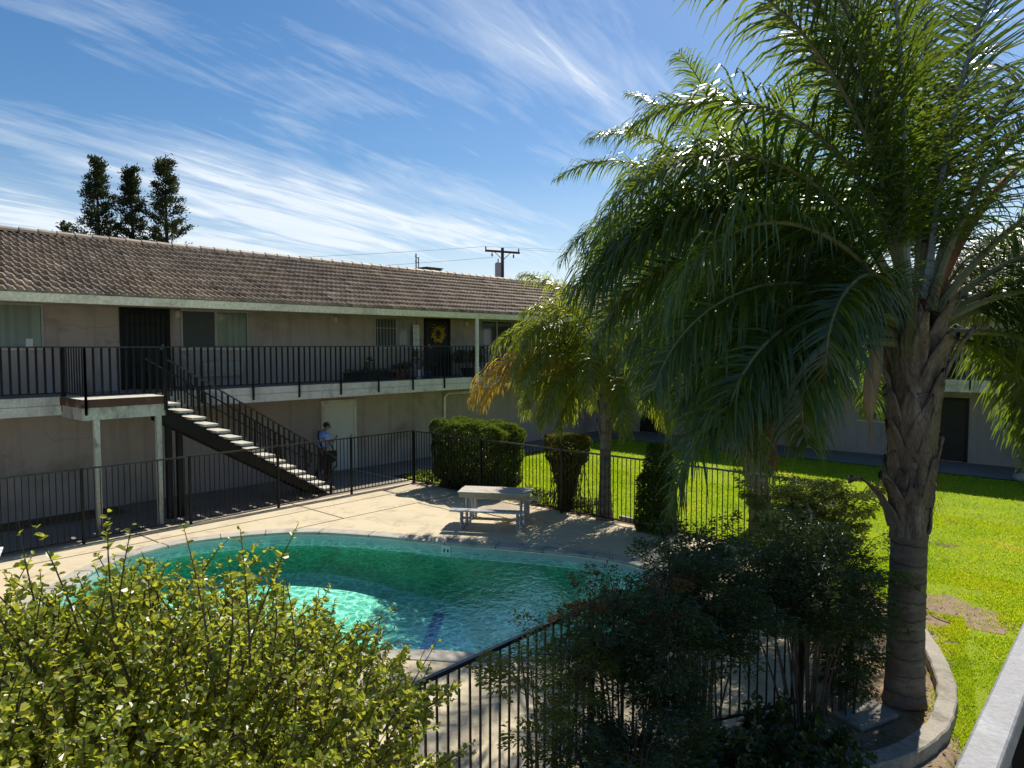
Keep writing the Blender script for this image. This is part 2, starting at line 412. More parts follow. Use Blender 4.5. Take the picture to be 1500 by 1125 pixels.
class MB:
    def __init__(s):
        s.V = []; s.F = []; s.n = 0; s.mi = []; s.cur = 0
    def add(s, v, f, mi=None):
        v = np.asarray(v, dtype=float).reshape(-1, 3)
        s.V.append(v)
        k = s.n
        for q in f:
            s.F.append(tuple(int(i) + k for i in q))
            s.mi.append(s.cur if mi is None else mi)
        s.n += len(v)
        return s
    def box(s, x0, x1, y0, y1, z0, z1):
        v = [(x0, y0, z0), (x1, y0, z0), (x1, y1, z0), (x0, y1, z0), (x0, y0, z1), (x1, y0, z1), (x1, y1, z1), (x0, y1, z1)]
        return s.add(v, [(0, 3, 2, 1), (4, 5, 6, 7), (0, 1, 5, 4), (1, 2, 6, 5), (2, 3, 7, 6), (3, 0, 4, 7)])
    def obox(s, c, ax, size):
        """box centred at c with axes ax (3 vectors) and full sizes"""
        c = np.array(c, float)
        ax = [np.array(a, float) / np.linalg.norm(a) for a in ax]
        v = []
        for k in (-.5, .5):
            for (i, j) in ((-.5, -.5), (.5, -.5), (.5, .5), (-.5, .5)):
                v.append(c + ax[0] * i * size[0] + ax[1] * j * size[1] + ax[2] * k * size[2])
        return s.add(v, [(0, 3, 2, 1), (4, 5, 6, 7), (0, 1, 5, 4), (1, 2, 6, 5), (2, 3, 7, 6), (3, 0, 4, 7)])
    def bar(s, p, q, w, h, up=(0, 0, 1)):
        p = np.array(p, float); q = np.array(q, float)
        d = q - p; L = np.linalg.norm(d); d /= L
        u = np.array(up, float)
        if abs(d @ u) > .95: u = np.array((1., 0, 0))
        sd = np.cross(d, u); sd /= np.linalg.norm(sd)
        u2 = np.cross(sd, d)
        return s.obox((p + q) / 2, (d, sd, u2), (L, w, h))
    def tube(s, pts, rad, n=6, cap=True):
        P = np.array(pts, float)
        k = len(P)
        rad = np.full(k, rad, float) if np.isscalar(rad) else np.array(rad, float)
        T = np.gradient(P, axis=0)
        T /= np.linalg.norm(T, axis=1)[:, None] + 1e-9
        ref = np.array((0, 0, 1.)) if abs(T[0][2]) < .9 else np.array((1., 0, 0))
        V = []
        for i in range(k):
            a = np.cross(T[i], ref); a /= np.linalg.norm(a) + 1e-9
            b = np.cross(T[i], a)
            ref = np.cross(a, T[i])
            for j in range(n):
                t = 2 * math.pi * j / n
                V.append(P[i] + rad[i] * (a * math.cos(t) + b * math.sin(t)))
        F = []
        for i in range(k - 1):
            for j in range(n):
                F.append((i * n + j, i * n + (j + 1) % n, (i + 1) * n + (j + 1) % n, (i + 1) * n + j))
        if cap:
            F.append(tuple(range(n - 1, -1, -1)))
            F.append(tuple((k - 1) * n + j for j in range(n)))
        return s.add(V, F)
    def lathe(s, prof, c, n=16):
        V = []; F = []
        for (r, z) in prof:
            for j in range(n):
                t = 2 * math.pi * j / n
                V.append((c[0] + r * math.cos(t), c[1] + r * math.sin(t), c[2] + z))
        for i in range(len(prof) - 1):
            for j in range(n):
                F.append((i * n + j, i * n + (j + 1) % n, (i + 1) * n + (j + 1) % n, (i + 1) * n + j))
        F.append(tuple(range(n - 1, -1, -1)))
        F.append(tuple((len(prof) - 1) * n + j for j in range(n)))
        return s.add(V, F)
    def ball(s, c, r, nu=12, nv=8):
        r = (r, r, r) if np.isscalar(r) else r
        V = []; F = []
        for i in range(nv + 1):
            ph = math.pi * i / nv
            for j in range(nu):
                t = 2 * math.pi * j / nu
                V.append((c[0] + r[0] * math.sin(ph) * math.cos(t), c[1] + r[1] * math.sin(ph) * math.sin(t), c[2] + r[2] * math.cos(ph)))
        for i in range(nv):
            for j in range(nu):
                F.append((i * nu + j, (i + 1) * nu + j, (i + 1) * nu + (j + 1) % nu, i * nu + (j + 1) % nu))
        return s.add(V, F)
    def build(s, name, mat, parent=None, smooth=False, bevel=0, origin=None, attr=None):
        V = np.concatenate(s.V) if s.V else np.zeros((0, 3))
        if parent is not None:
            off = wloc(parent)
        elif origin is not None:
            off = Vector(origin)
        else:
            mn = V.min(0); mx = V.max(0)
            off = Vector(((mn[0] + mx[0]) / 2, (mn[1] + mx[1]) / 2, mn[2]))
        V = V - np.array(off)
        me = bpy.data.meshes.new(name)
        me.from_pydata(V.tolist(), [], s.F)
        mats = mat if isinstance(mat, (list, tuple)) else [mat]
        for m in mats: me.materials.append(m)
        if len(mats) > 1:
            me.polygons.foreach_set('material_index', s.mi)
        if smooth:
            me.polygons.foreach_set('use_smooth', [True] * len(me.polygons))
        if attr is not None:
            a = me.attributes.new(attr[0], 'FLOAT', 'POINT')
            a.data.foreach_set('value', np.asarray(attr[1], dtype=np.float32))
        me.update()
        o = bpy.data.objects.new(name, me)
        COL.objects.link(o)
        if parent is not None:
            o.parent = parent
            WORLD[o.name] = off
        else:
            o.location = off
            WORLD[o.name] = off
        if bevel:
            md = o.modifiers.new('edge', 'BEVEL')
            md.width = bevel; md.segments = 2; md.limit_method = 'ANGLE'
        return o

def norm(a):
    return a / (np.linalg.norm(a, axis=-1, keepdims=True) + 1e-9)

def leaves(mb, P, D, U, L, W, fold=.25, curl=.15, six=True):
    """n leaves: base points P, directions D, rough normals U, length L and width W (arrays)."""
    n = len(P)
    D = norm(D)
    S = norm(np.cross(D, U))
    Nn = np.cross(S, D)
    L = np.broadcast_to(np.asarray(L, float), (n,))[:, None]
    W = np.broadcast_to(np.asarray(W, float), (n,))[:, None]
    f = fold
    if six:
        b = P
        l1 = P + D * L * .28 + S * W * .44 + Nn * W * f
        l2 = P + D * L * .78 + S * W * .40 + Nn * (W * f - L * curl * .4)
        t = P + D * L - Nn * L * curl
        r2 = P + D * L * .78 - S * W * .40 + Nn * (W * f - L * curl * .4)
        r1 = P + D * L * .28 - S * W * .44 + Nn * W * f
        V = np.stack([b, l1, l2, t, r2, r1], 1).reshape(-1, 3)
        k = np.arange(n) * 6
        F = np.concatenate([np.stack([k, k + 1, k + 2, k + 3], 1), np.stack([k, k + 3, k + 4, k + 5], 1)])
    else:
        b = P
        l = P + D * L * .5 + S * W * .5 + Nn * W * f
        t = P + D * L - Nn * L * curl
        r = P + D * L * .5 - S * W * .5 + Nn * W * f
        V = np.stack([b, l, t, r], 1).reshape(-1, 3)
        k = np.arange(n) * 4
        F = np.concatenate([np.stack([k, k + 1, k + 2], 1), np.stack([k, k + 2, k + 3], 1)])
    mb.add(V, F.tolist())

def rdir(n):
    return norm(RNG.normal(size=(n, 3)))

def sheet(name, outer, z, mat, holes=(), parent=None, kind='structure', build=True):
    loops = [[Vector((x, y, 0)) for x, y in outer]] + [[Vector((x, y, 0)) for x, y in h] for h in holes]
    tris = tessellate_polygon(loops)
    pts = [p for l in loops for p in l]
    V = [(p.x, p.y, z) for p in pts]
    F = []
    for t in tris:
        a, b, c = (pts[i] for i in t)
        if (b - a).cross(c - a).z < 0: t = (t[0], t[2], t[1])
        F.append(tuple(t))
    mb = MB().add(V, F)
    o = mb.build(name, mat, parent, origin=(0, 0, 0))
    if kind and parent is None: o['kind'] = kind
    return o

def spline(pts, per=8):
    P = np.array(pts, float); n = len(P); out = []
    for i in range(n):
        p0, p1, p2, p3 = P[i - 1], P[i], P[(i + 1) % n], P[(i + 2) % n]
        for k in range(per):
            t = k / per
            out.append(.5 * ((2 * p1) + (-p0 + p2) * t + (2 * p0 - 5 * p1 + 4 * p2 - p3) * t * t + (-p0 + 3 * p1 - 3 * p2 + p3) * t ** 3))
    return np.array(out)

def offset(P, d):
    T = np.roll(P, -1, 0) - np.roll(P, 1, 0)
    T /= np.linalg.norm(T, axis=1)[:, None]
    Nn = np.stack([T[:, 1], -T[:, 0]], 1)
    A = .5 * np.sum(P[:, 0] * np.roll(P[:, 1], -1) - np.roll(P[:, 0], -1) * P[:, 1])
    return P + Nn * d * (1 if A > 0 else -1)

# ------------------------------------------------------------------ camera, sun, sky
AZ = R(42.1); F_PX = 1040.; PITCH = math.atan(57.5 / F_PX)
cam = bpy.data.cameras.new('camera')
cam.sensor_width = 36; cam.lens = F_PX / 1500 * 36
cam.clip_end = 2000; cam.clip_start = .05
co = bpy.data.objects.new('camera', cam); COL.objects.link(co)
co.location = (0, 0, 4.0)
co.rotation_euler = (R(90) - PITCH, 0, AZ - R(90))
SC.camera = co

SUN_D = Vector((.83, .15, 1.0)).normalized()
SUN_EL = math.asin(SUN_D.z); SUN_AZ = math.atan2(SUN_D.y, SUN_D.x)
sl = bpy.data.lights.new('sun', 'SUN'); sl.energy = 5.0; sl.angle = R(.53); sl.color = (1, .94, .84)
so = bpy.data.objects.new('sun', sl); COL.objects.link(so)
so.rotation_euler = SUN_D.to_track_quat('Z', 'Y').to_euler()
so.location = (20, 5, 40)

def world():
    w = bpy.data.worlds.new('World'); SC.world = w; w.use_nodes = True
    nt = w.node_tree
    for n in list(nt.nodes): nt.nodes.remove(n)
    out = N(nt, 'ShaderNodeOutputWorld')
    sky = N(nt, 'ShaderNodeTexSky', sky_type='NISHITA')
    sky.sun_disc = False
    sky.sun_elevation = SUN_EL; sky.sun_rotation = R(90) - SUN_AZ
    sky.altitude = 100; sky.air_density = 1.0; sky.dust_density = .6; sky.ozone_density = 2.2
    hs = N(nt, 'ShaderNodeHueSaturation'); hs.inputs['Saturation'].default_value = 1.30
    nt.links.new(sky.outputs[0], hs.inputs['Color'])
    bg = N(nt, 'ShaderNodeBackground'); bg.inputs['Strength'].default_value = .084
    nt.links.new(hs.outputs[0], bg.inputs['Color'])
    tc = N(nt, 'ShaderNodeTexCoord')
    sep = N(nt, 'ShaderNodeSeparateXYZ'); nt.links.new(tc.outputs['Generated'], sep.inputs[0])
    def math_(op, a, b=None, c=None, clamp=False):
        n = N(nt, 'ShaderNodeMath', operation=op, use_clamp=clamp)
        for i, v in enumerate((a, b, c)):
            if v is None: continue
            if isinstance(v, (int, float)): n.inputs[i].default_value = v
            else: nt.links.new(v, n.inputs[i])
        return n.outputs[0]
    zz = math_('ADD', math_('MAXIMUM', sep.outputs[2], 0.0), .10)
    px = math_('DIVIDE', sep.outputs[0], zz); py = math_('DIVIDE', sep.outputs[1], zz)
    a = R(10)
    u = math_('ADD', math_('MULTIPLY', px, math.cos(a)), math_('MULTIPLY', py, math.sin(a)))
    v = math_('ADD', math_('MULTIPLY', px, -math.sin(a)), math_('MULTIPLY', py, math.cos(a)))
    def layer(su, sv, ou, ov, detail, rough, dist):
        cb = N(nt, 'ShaderNodeCombineXYZ')
        nt.links.new(math_('MULTIPLY_ADD', u, su, ou), cb.inputs[0])
        nt.links.new(math_('MULTIPLY_ADD', v, sv, ov), cb.inputs[1])
        n = N(nt, 'ShaderNodeTexNoise')
        n.inputs['Scale'].default_value = 1; n.inputs['Detail'].default_value = detail
        n.inputs['Roughness'].default_value = rough; n.inputs['Distortion'].default_value = dist
        nt.links.new(cb.outputs[0], n.inputs['Vector'])
        return n.outputs['Fac']
    big = layer(.22, .62, 3.1, 1.7, 3, .5, .6)
    mid = layer(.50, 1.7, .4, 5.2, 8, .6, 1.3)
    fib = layer(1.5, 9.0, 7.3, 2.2, 6, .65, 1.2)
    s = math_('ADD', math_('MULTIPLY', big, .9), math_('ADD', math_('MULTIPLY', mid, .75), math_('MULTIPLY', fib, .32)))
    # cover grows towards the horizon and towards the left of the bay, thins overhead and to the right
    elev = sep.outputs[2]
    tr_ = math_('ADD', math_('MULTIPLY', sep.outputs[0], .67), math_('MULTIPLY', sep.outputs[1], -.742))
    azf = math_('MULTIPLY', math_('MAXIMUM', math_('ADD', tr_, -.02), 0.0), -.55)
    bias = math_('ADD', math_('MULTIPLY_ADD', elev, -.98, .075), azf)
    s = math_('ADD', s, bias)
    dens = ramp(nt, s, [(.705, 0), (.885, .34), (1.11, .86)])
    hz = ramp(nt, elev, [(.0, .85), (.07, .6), (.14, .22), (.24, 0)])
    d = math_('MAXIMUM', dens.outputs['Color'], hz.outputs['Color'])
    fibm = math_('MULTIPLY_ADD', fib, .55, .70)
    d = math_('MULTIPLY', d, fibm, clamp=True)
    bg2 = N(nt, 'ShaderNodeBackground'); bg2.inputs['Color'].default_value = (.86, .93, 1, 1); bg2.inputs['Strength'].default_value = .80
    ms = N(nt, 'ShaderNodeMixShader')
    nt.links.new(d, ms.inputs[0]); nt.links.new(bg.outputs[0], ms.inputs[1]); nt.links.new(bg2.outputs[0], ms.inputs[2])
    nt.links.new(ms.outputs[0], out.inputs[0])
world()
SC.view_settings.view_transform = 'Standard'
SC.view_settings.look = 'None'
SC.view_settings.exposure = .42
SC.cycles.max_bounces = 8
SC.cycles.diffuse_bounces = 4
SC.cycles.glossy_bounces = 3
SC.cycles.transmission_bounces = 4
SC.cycles.transparent_max_bounces = 12

# ------------------------------------------------------------------ ground, lawn, deck, pool
POOL = spline([(3.0, 12.55), (3.65, 13.25), (4.45, 14.0), (5.4, 14.38), (6.5, 14.3), (7.97, 13.48), (8.9, 12.1), (9.6, 10.5),
               (10.3, 9.1), (10.8, 7.9), (10.95, 6.9), (10.6, 5.9), (9.7, 5.2), (8.5, 4.95), (7.5, 5.15), (6.75, 5.75), (6.1, 6.8),
               (5.4, 7.6), (4.4, 8.5), (3.3, 9.3), (2.6, 10.0), (2.3, 10.9), (2.5, 11.8)], 6)
HOLE = offset(POOL, .28)
GH = offset(POOL, .2)
sheet('ground', [(-300, -300), (300, -300), (300, 300), (-300, 300)], -.03, M['soil'], [GH.tolist()])
DECK = [(-6, 18.98), (13.42, 18.98), (13.42, 15.62), (13.32, 15.4), (13.32, 5.0), (10.6, 3.55), (7.7, 2.62), (5.4, 3.62), (-6, 3.72)]
sheet('pool_deck', DECK, .0, M['deck'], [HOLE.tolist()])
LAWN = [(13.62, 16.9), (25.2, 16.9), (25.2, -18), (5.2, -18), (6.2, .6), (7.4, .9), (8.2, 1.15), (9.2, 1.34), (10.0, 1.48), (10.8, 1.70), (11.6, 1.82),
        (12.3, 2.1), (12.5, 2.6), (12.4, 3.2), (13.62, 4.6)]
sheet('lawn', LAWN, -.004, M['lawn'])
sheet('path', [(13.44, 18.98), (27.98, 18.98), (27.98, -18), (25.3, -18), (25.3, 17.0), (13.44, 17.0)], .012, M['path'])
sheet('path', [(-6, 15.98), (13.3, 15.98), (13.3, 18.98), (-6, 18.98)], .003, M['path'])  # darker sheet over the deck, its tone standing in for shade under the walkway
# expansion joints of the deck: thin dark strips just above the surface
jm = surf('joint_filler', (.16, .13, .10), (.10, .085, .07), 20, .95, .1)
def joint(p, q, w=.022):
    p = np.array(p); q = np.array(q); d = (q - p) / np.linalg.norm(q - p); s = np.array((-d[1], d[0])) * w / 2
    return [tuple(p + s), tuple(p - s), tuple(q - s), tuple(q + s)]
jmb = MB()
for p, q in (((8.05, 13.72), (13.25, 13.70)), ((5.72, 14.8), (5.6, 18.9)), ((9.4, 13.71), (9.4, 18.9)), ((-5, 15.05), (13.3, 15.05)), ((11.6, 10.9), (11.6, 13.68)),
             ((6.3, 5.9), (5.5, 3.8)), ((5.35, 7.3), (3.6, 4.0)), ((3.1, 9.1), (1.5, 6.0)), ((-2, 11), (2.0, 11))):
    v = joint(p, q)
    jmb.add([(x, y, .007) for x, y in v], [(0, 1, 2, 3)])
jo = jmb.build('deck_joints', jm, origin=(0, 0, 0)); jo['kind'] = 'structure'

pool = empty('swimming_pool', (7, 9.5, 0), 'kidney shaped swimming pool with pale coping and green walls', 'pool')
def ring(A, za, B, zb, mb, uvs=None):
    n = len(A)
    V = [(x, y, za) for x, y in A] + [(x, y, zb) for x, y in B]
    mb.add(V, [(i, (i + 1) % n, n + (i + 1) % n, n + i) for i in range(n)])
cop = MB()
O1 = offset(POOL, .30)
prof = [(O1, -.02), (O1, .012), (offset(POOL, .03), .018), (offset(POOL, -.012), .008), (offset(POOL, -.022), -.018), (offset(POOL, -.012), -.05), (POOL, -.055)]
for (A, za), (B, zb) in zip(prof[:-1], prof[1:]):
    ring(A, za, B, zb, cop)
cop.build('coping', M['coping'], pool, smooth=True)
# coping joints
cj = MB()
acc = 0; inner = offset(POOL, -.024)
for i in range(len(POOL)):
    acc += np.linalg.norm(POOL[i] - POOL[i - 1])
    if acc > .85:
        acc = 0
        a = inner[i]; b = O1[i]; d = b - a; d = d / np.linalg.norm(d); s = np.array((-d[1], d[0])) * .007
        cj.add([(*(a + s), .021), (*(a - s), .021), (*(b - s), .019), (*(b + s), .019)], [(0, 1, 2, 3)])
        cj.add([(*(a + s), .021), (*(a - s), .021), (*(a - s - d * .003), -.04), (*(a + s - d * .003), -.04)], [(0, 1, 2, 3)])
cj.build('coping_joints', jm, pool)
tb = MB()
ring(POOL, -.056, POOL, -.28, tb)
tbo = tb.build('tile_band', M['tileband'], pool)
me = tbo.data
uv = me.uv_layers.new(name='uv')
cum = np.concatenate([[0], np.cumsum(np.linalg.norm(np.roll(POOL, -1, 0) - POOL, axis=1))])
for i, p in enumerate(me.polygons):
    for li, (u_, v_) in zip(p.loop_indices, ((cum[i], 0), (cum[i + 1], 0), (cum[i + 1], -.224), (cum[i], -.224))):
        uv.data[li].uv = (u_, v_)
def floor_z(x, y):
    t = min(1, max(0, (x - .35 * (y - 9) - 6.9) / 3.2)); t = t * t * (3 - 2 * t)
    return -.92 - .42 * t
wb = MB()
C1 = offset(POOL, -.12); C2 = offset(POOL, -.3)
nP = len(POOL)
FZ0 = [floor_z(*p) for p in POOL]; FZ2 = [floor_z(*p) for p in C2]
def ringv(A, za, B, zb, mb):
    n = len(A)
    mb.add([(x, y, z) for (x, y), z in zip(A, za)] + [(x, y, z) for (x, y), z in zip(B, zb)], [(i, (i + 1) % n, n + (i + 1) % n, n + i) for i in range(n)])
ringv(POOL, [-.281] * nP, POOL, [z + .28 for z in FZ0], wb)
ringv(POOL, [z + .28 for z in FZ0], C1, [z + .08 for z in FZ0], wb)
wb.build('basin_wall', M['wall_plaster'], pool, smooth=True)
fb = MB()
ringv(C1, [z + .08 for z in FZ0], C2, FZ2, fb)
# floor in strips across the pool so that the slope to the deep end is smooth
gx = np.arange(2.2, 11.2, .3); gy = np.arange(4.8, 14.6, .3)
from mathutils.geometry import delaunay_2d_cdt
inside_pts = [(x, y) for x in gx for y in gy]
def _inp(x, y, poly):
    c = False; n = len(poly)
    for i in range(n):
        x0, y0 = poly[i]; x1, y1 = poly[i - 1]
        if (y0 > y) != (y1 > y) and x < (x1 - x0) * (y - y0) / (y1 - y0) + x0: c = not c
    return c
Cs = offset(C2, -.1)
ip = [p for p in inside_pts if _inp(p[0], p[1], Cs)]
vs, es, fs_, _, _, _ = delaunay_2d_cdt([Vector(p) for p in C2] + [Vector(p) for p in ip], [], [list(range(nP))], 1, 1e-5)
fb.add([(v.x, v.y, floor_z(v.x, v.y)) for v in vs], [tuple(f) for f in fs_])
fb.build('basin_floor', M['plaster'], pool, smooth=True)
st = MB()
a = np.array((9.0, 10.0)); b = np.array((6.3, 7.6))
for k in range(14):
    p = a + (b - a) * k / 14; q = a + (b - a) * (k + 1) / 14
    v = joint(p, q, .2)
    st.add([(x, y, floor_z(x, y) + .008) for x, y in v], [(0, 1, 2, 3)])
st.build('depth_line', M['bluetile'], pool)
dm = MB()
pt = np.array((9.615, 10.48)); tn = np.array((.385, -.923)); nn = np.array((-.923, -.385))
c0 = np.array((*(pt + nn * .012), -.14))
dm.obox(c0, ((*tn, 0), (*nn, 0), (0, 0, 1)), (.2, .012, .15))
mk = dm.build('depth_marker', M['white_resin'], pool)
dm = MB()
for du, w, h in ((-.035, .035, .075), (.04, .045, .05)):
    dm.obox(c0 + np.array((*(tn * du + nn * .009), -.01)), ((*tn, 0), (*nn, 0), (0, 0, 1)), (w, .004, h))
dm.build('marking', M['phone'], mk)
# flat water surface; ripples and painted caustic lines come from its material
xs = np.arange(2.0, 11.2, .09); ys = np.arange(4.7, 14.6, .09)
wt = tessellate_polygon([[Vector((x, y, 0)) for x, y in POOL]])
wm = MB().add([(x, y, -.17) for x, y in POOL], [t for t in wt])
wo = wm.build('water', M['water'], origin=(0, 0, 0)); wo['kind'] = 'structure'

# dark soil-coloured strip at the foot of the wall and ivy strips
sheet('dark_ground_strip', [(3.2, 18.1), (6.3, 17.95), (6.3, 18.9), (3.2, 18.9)], .006, M['soil'])
sheet('planting_bed', [(5.5, 3.60), (7.7, 2.60), (10.6, 3.5), (12.4, 4.45), (12.9, 3.2), (12.9, 2.5), (12.9, 1.7), (12.2, 1.2), (11.2, 1.05), (10.2, .95), (9.4, 1.1), (8.4, .95), (7.4, .45), (5.0, .2), (0, 1.2), (-2, 3.7)], -.012, M['dry_soil'])

# planter edging: curved concrete kerb round the near palm
CURB = [(10.95, 2.33), (10.4, 2.06), (9.8, 1.81), (9.2, 1.62), (8.65, 1.53), (8.1, 1.51), (7.5, 1.63), (7.0, 1.85), (6.5, 2.15)]
cb = MB()
Pc = np.array(CURB)
# refine
Pr = []
for i in range(len(Pc) - 1):
    p0 = Pc[max(i - 1, 0)]; p1 = Pc[i]; p2 = Pc[i + 1]; p3 = Pc[min(i + 2, len(Pc) - 1)]
    for k in range(5):
        t = k / 5
        Pr.append(.5 * ((2 * p1) + (-p0 + p2) * t + (2 * p0 - 5 * p1 + 4 * p2 - p3) * t * t + (-p0 + 3 * p1 - 3 * p2 + p3) * t ** 3))
Pr.append(Pc[-1]); Pr = np.array(Pr)
T = np.gradient(Pr, axis=0); T /= np.linalg.norm(T, axis=1)[:, None]
S = np.stack([-T[:, 1], T[:, 0]], 1)
sec = [(-.105, -.03), (-.10, .11), (-.085, .13), (.085, .13), (.10, .11), (.105, -.03)]
V = []
for p, s in zip(Pr, S):
    jx = RNG.normal(0, .004)
    for (o_, z) in sec:
        V.append((*(p + s * (o_ + jx)), z + (RNG.normal(0, .003) if z > 0 else 0)))
ns = len(sec); Fc = []
for i in range(len(Pr) - 1):
    for j in range(ns - 1):
        Fc.append((i * ns + j, (i + 1) * ns + j, (i + 1) * ns + j + 1, i * ns + j + 1))
Fc += [tuple(range(ns)), tuple((len(Pr) - 1) * ns + j for j in range(ns - 1, -1, -1))]
o = cb.add(V, Fc).build('planter_edging', M['curb'])
tag(o, 'curved low concrete kerb round the planting bed at the foot of the near palm', 'kerb')
# short straight concrete edging strip behind the lawn fence
o = MB().box(13.62, 13.74, 7.9, 9.0, -.02, .07).build('lawn_edging', M['curb'], bevel=.012)
tag(o, 'short pale concrete strip edging the lawn behind the pool fence', 'kerb')
o = MB().obox((8.05, 2.15, .03), ((.9, -.45, .1), (.45, .9, 0), (-.1, 0, 1)), (.55, .36, .06)).build('stepping_stone', M['curb'], bevel=.02)
tag(o, 'flat grey stone slab lying in the bed left of the near palm trunk', 'stone slab')

# ------------------------------------------------------------------ buildings
def roof_slope(name, u0, u1, fmap, w_lo, z_lo, w_hi, z_hi, rows, parent, period=.165):
    """Barrel tiles laid in staggered courses; fmap(u, w, z) -> point, w measured up the slope in plan."""
    per = 6
    nu = int((u1 - u0) / period)
    us = u0 + np.arange(nu * per + 1) * period / per
    prof1 = np.array([0, .75, 1.0, .75, .12, 0])
    V = []; F = []; tone = []; base = 0
    sl = math.hypot(w_hi - w_lo, z_hi - z_lo)
    nz = (w_hi - w_lo) / sl; nw = -(z_hi - z_lo) / sl
    for r in range(rows):
        t0 = r / rows; t1 = (r + 1) / rows + .06 / sl
        sh = 0 if r % 2 == 0 else 3
        idx = (np.arange(len(us)) + sh)
        pr = prof1[idx % per]
        tile = idx // per
        rs = np.random.default_rng(100 + r)
        jt = rs.normal(0, .0035, tile.max() + 2)[tile]
        tn = np.clip(rs.normal(.5, .2, tile.max() + 2)[tile] + .12 * (pr - .5), 0, 1)
        for (t, lift) in ((t0, -.012), (t0, .058), (t1, .010)):
            h = .066 * pr + lift + jt if lift > 0 else np.full(len(us), -.012)
            if lift == .010: h = .034 * pr + .004
            w = w_lo + (w_hi - w_lo) * t + nw * h
            z = z_lo + (z_hi - z_lo) * t + nz * h
            V.append(np.stack(fmap(us, w, z), 1))
            tone.append(tn)
        n = len(us)
        for row in range(2):
            k = base + row * n + np.arange(n - 1)
            F += np.stack([k, k + 1, k + 1 + n, k + n], 1).tolist()
        base += 3 * n
    mb = MB().add(np.concatenate(V), F)
    return mb.build(name, M['roof'], parent, attr=('tone', np.concatenate(tone)))

def ridge(name, u0, u1, fmap, w, z, parent):
    mb = MB(); tone = []
    u = u0; k = 0
    while u < u1:
        L = .42
        pts = []
        for uu, r in ((u - .03, .135), (u + L, .115)):
            for j in range(7):
                a = math.pi * j / 6
                pts.append(fmap(uu, w + math.cos(a) * r * 1.05, z - .03 + math.sin(a) * r))
        V = np.array(pts, float)
        F = [(j, j + 1, 8 + j, 7 + j) for j in range(6)] + [tuple(range(7))]
        mb.add(V, F)
        tone += [float(np.clip(RNG.normal(.62, .2), 0, 1))] * 14
        u += L; k += 1
    return mb.build(name, M['roof'], parent, attr=('tone', tone))

def window(bld, fm, u0, u1, z0, z1, style='half', sill=True, label=None):
    """fm(u, w, z): w outward from the wall. Left and right leaves differ as in the photo."""
    fr = MB()
    def fbox(a0, a1, w0, w1, b0, b1, mb=fr):
        P = [fm(a, w, b) for b in (b0, b1) for (a, w) in ((a0, w0), (a1, w0), (a1, w1), (a0, w1))]
        mb.add(P, [(0, 3, 2, 1), (4, 5, 6, 7), (0, 1, 5, 4), (1, 2, 6, 5), (2, 3, 7, 6), (3, 0, 4, 7)])
    t = .045; um = (u0 + u1) / 2
    fbox(u0, u0 + t, 0, .06, z0, z1); fbox(u1 - t, u1, 0, .06, z0, z1)
    fbox(u0 + t, u1 - t, 0, .06, z0, z0 + t); fbox(u0 + t, u1 - t, 0, .06, z1 - t, z1)
    fbox(um - .03, um + .03, 0, .065, z0 + t, z1 - t)
    w = fr.build('window', M['alu'], bld)
    if label: w['label'] = label
    a = MB(); fbox(u0 + t, um - .03, .0, .02, z0 + t, z1 - t, a)
    a.build('insect_screen' if style != 'dark' else 'pane', M['screen'] if style != 'dark' else M['glass_dark'], w)
    if style in ('half', 'lattice'):
        b = MB(); k = 0; u = um + .03
        while u < u1 - t - .02:
            ww = min(.085, u1 - t - u)
            P = [fm(u, .003, z0 + t), fm(u + ww * .93, .030, z0 + t), fm(u + ww * .93, .030, z1 - t), fm(u, .003, z1 - t)]
            b.add(P, [(0, 1, 2, 3)]); u += .085
        b.build('blind', M['blind'], w)
        p = MB(); p.add([fm(um + .03, .035, z0 + t), fm(u1 - t, .035, z0 + t), fm(u1 - t, .035, z1 - t), fm(um + .03, .035, z1 - t)], [(0, 1, 2, 3)])
        p.build('pane', M['pane'], w)
        if style == 'lattice':
            g = MB()
            u = u0 + .1
            while u < u1:
                fbox(u, u + .012, .07, .082, z0, z1, g); u += .13
            for zz in (z0 + .03, z0 + .62, z1 - .08):
                fbox(u0, u1, .083, .092, zz, zz + .02, g)
            g.build('security_grille', M['alu'], w)
    else:
        a = MB(); fbox(um + .03, u1 - t, .0, .02, z0 + t, z1 - t, a)
        a.build('pane', M['glass_dark'], w)
    if sill:
        s = MB(); fbox(u0 - .03, u1 + .03, 0, .075, z0 - .04, z0 - .002, s)
        s.build('sill', M['white_paint'], w)
    return w

def fmA(u, w, z): return (u, 19.0 - w, z)
def fmB(u, w, z): return (28.0 - w, u, z)

def mbox(fm, u0, u1, w0, w1, z0, z1, mb=None):
    mb = mb or MB()
    P = [fm(a, w, b) for b in (z0, z1) for (a, w) in ((u0, w0), (u1, w0), (u1, w1), (u0, w1))]
    mb.add(P, [(0, 3, 2, 1), (4, 5, 6, 7), (0, 1, 5, 4), (1, 2, 6, 5), (2, 3, 7, 6), (3, 0, 4, 7)])
    return mb

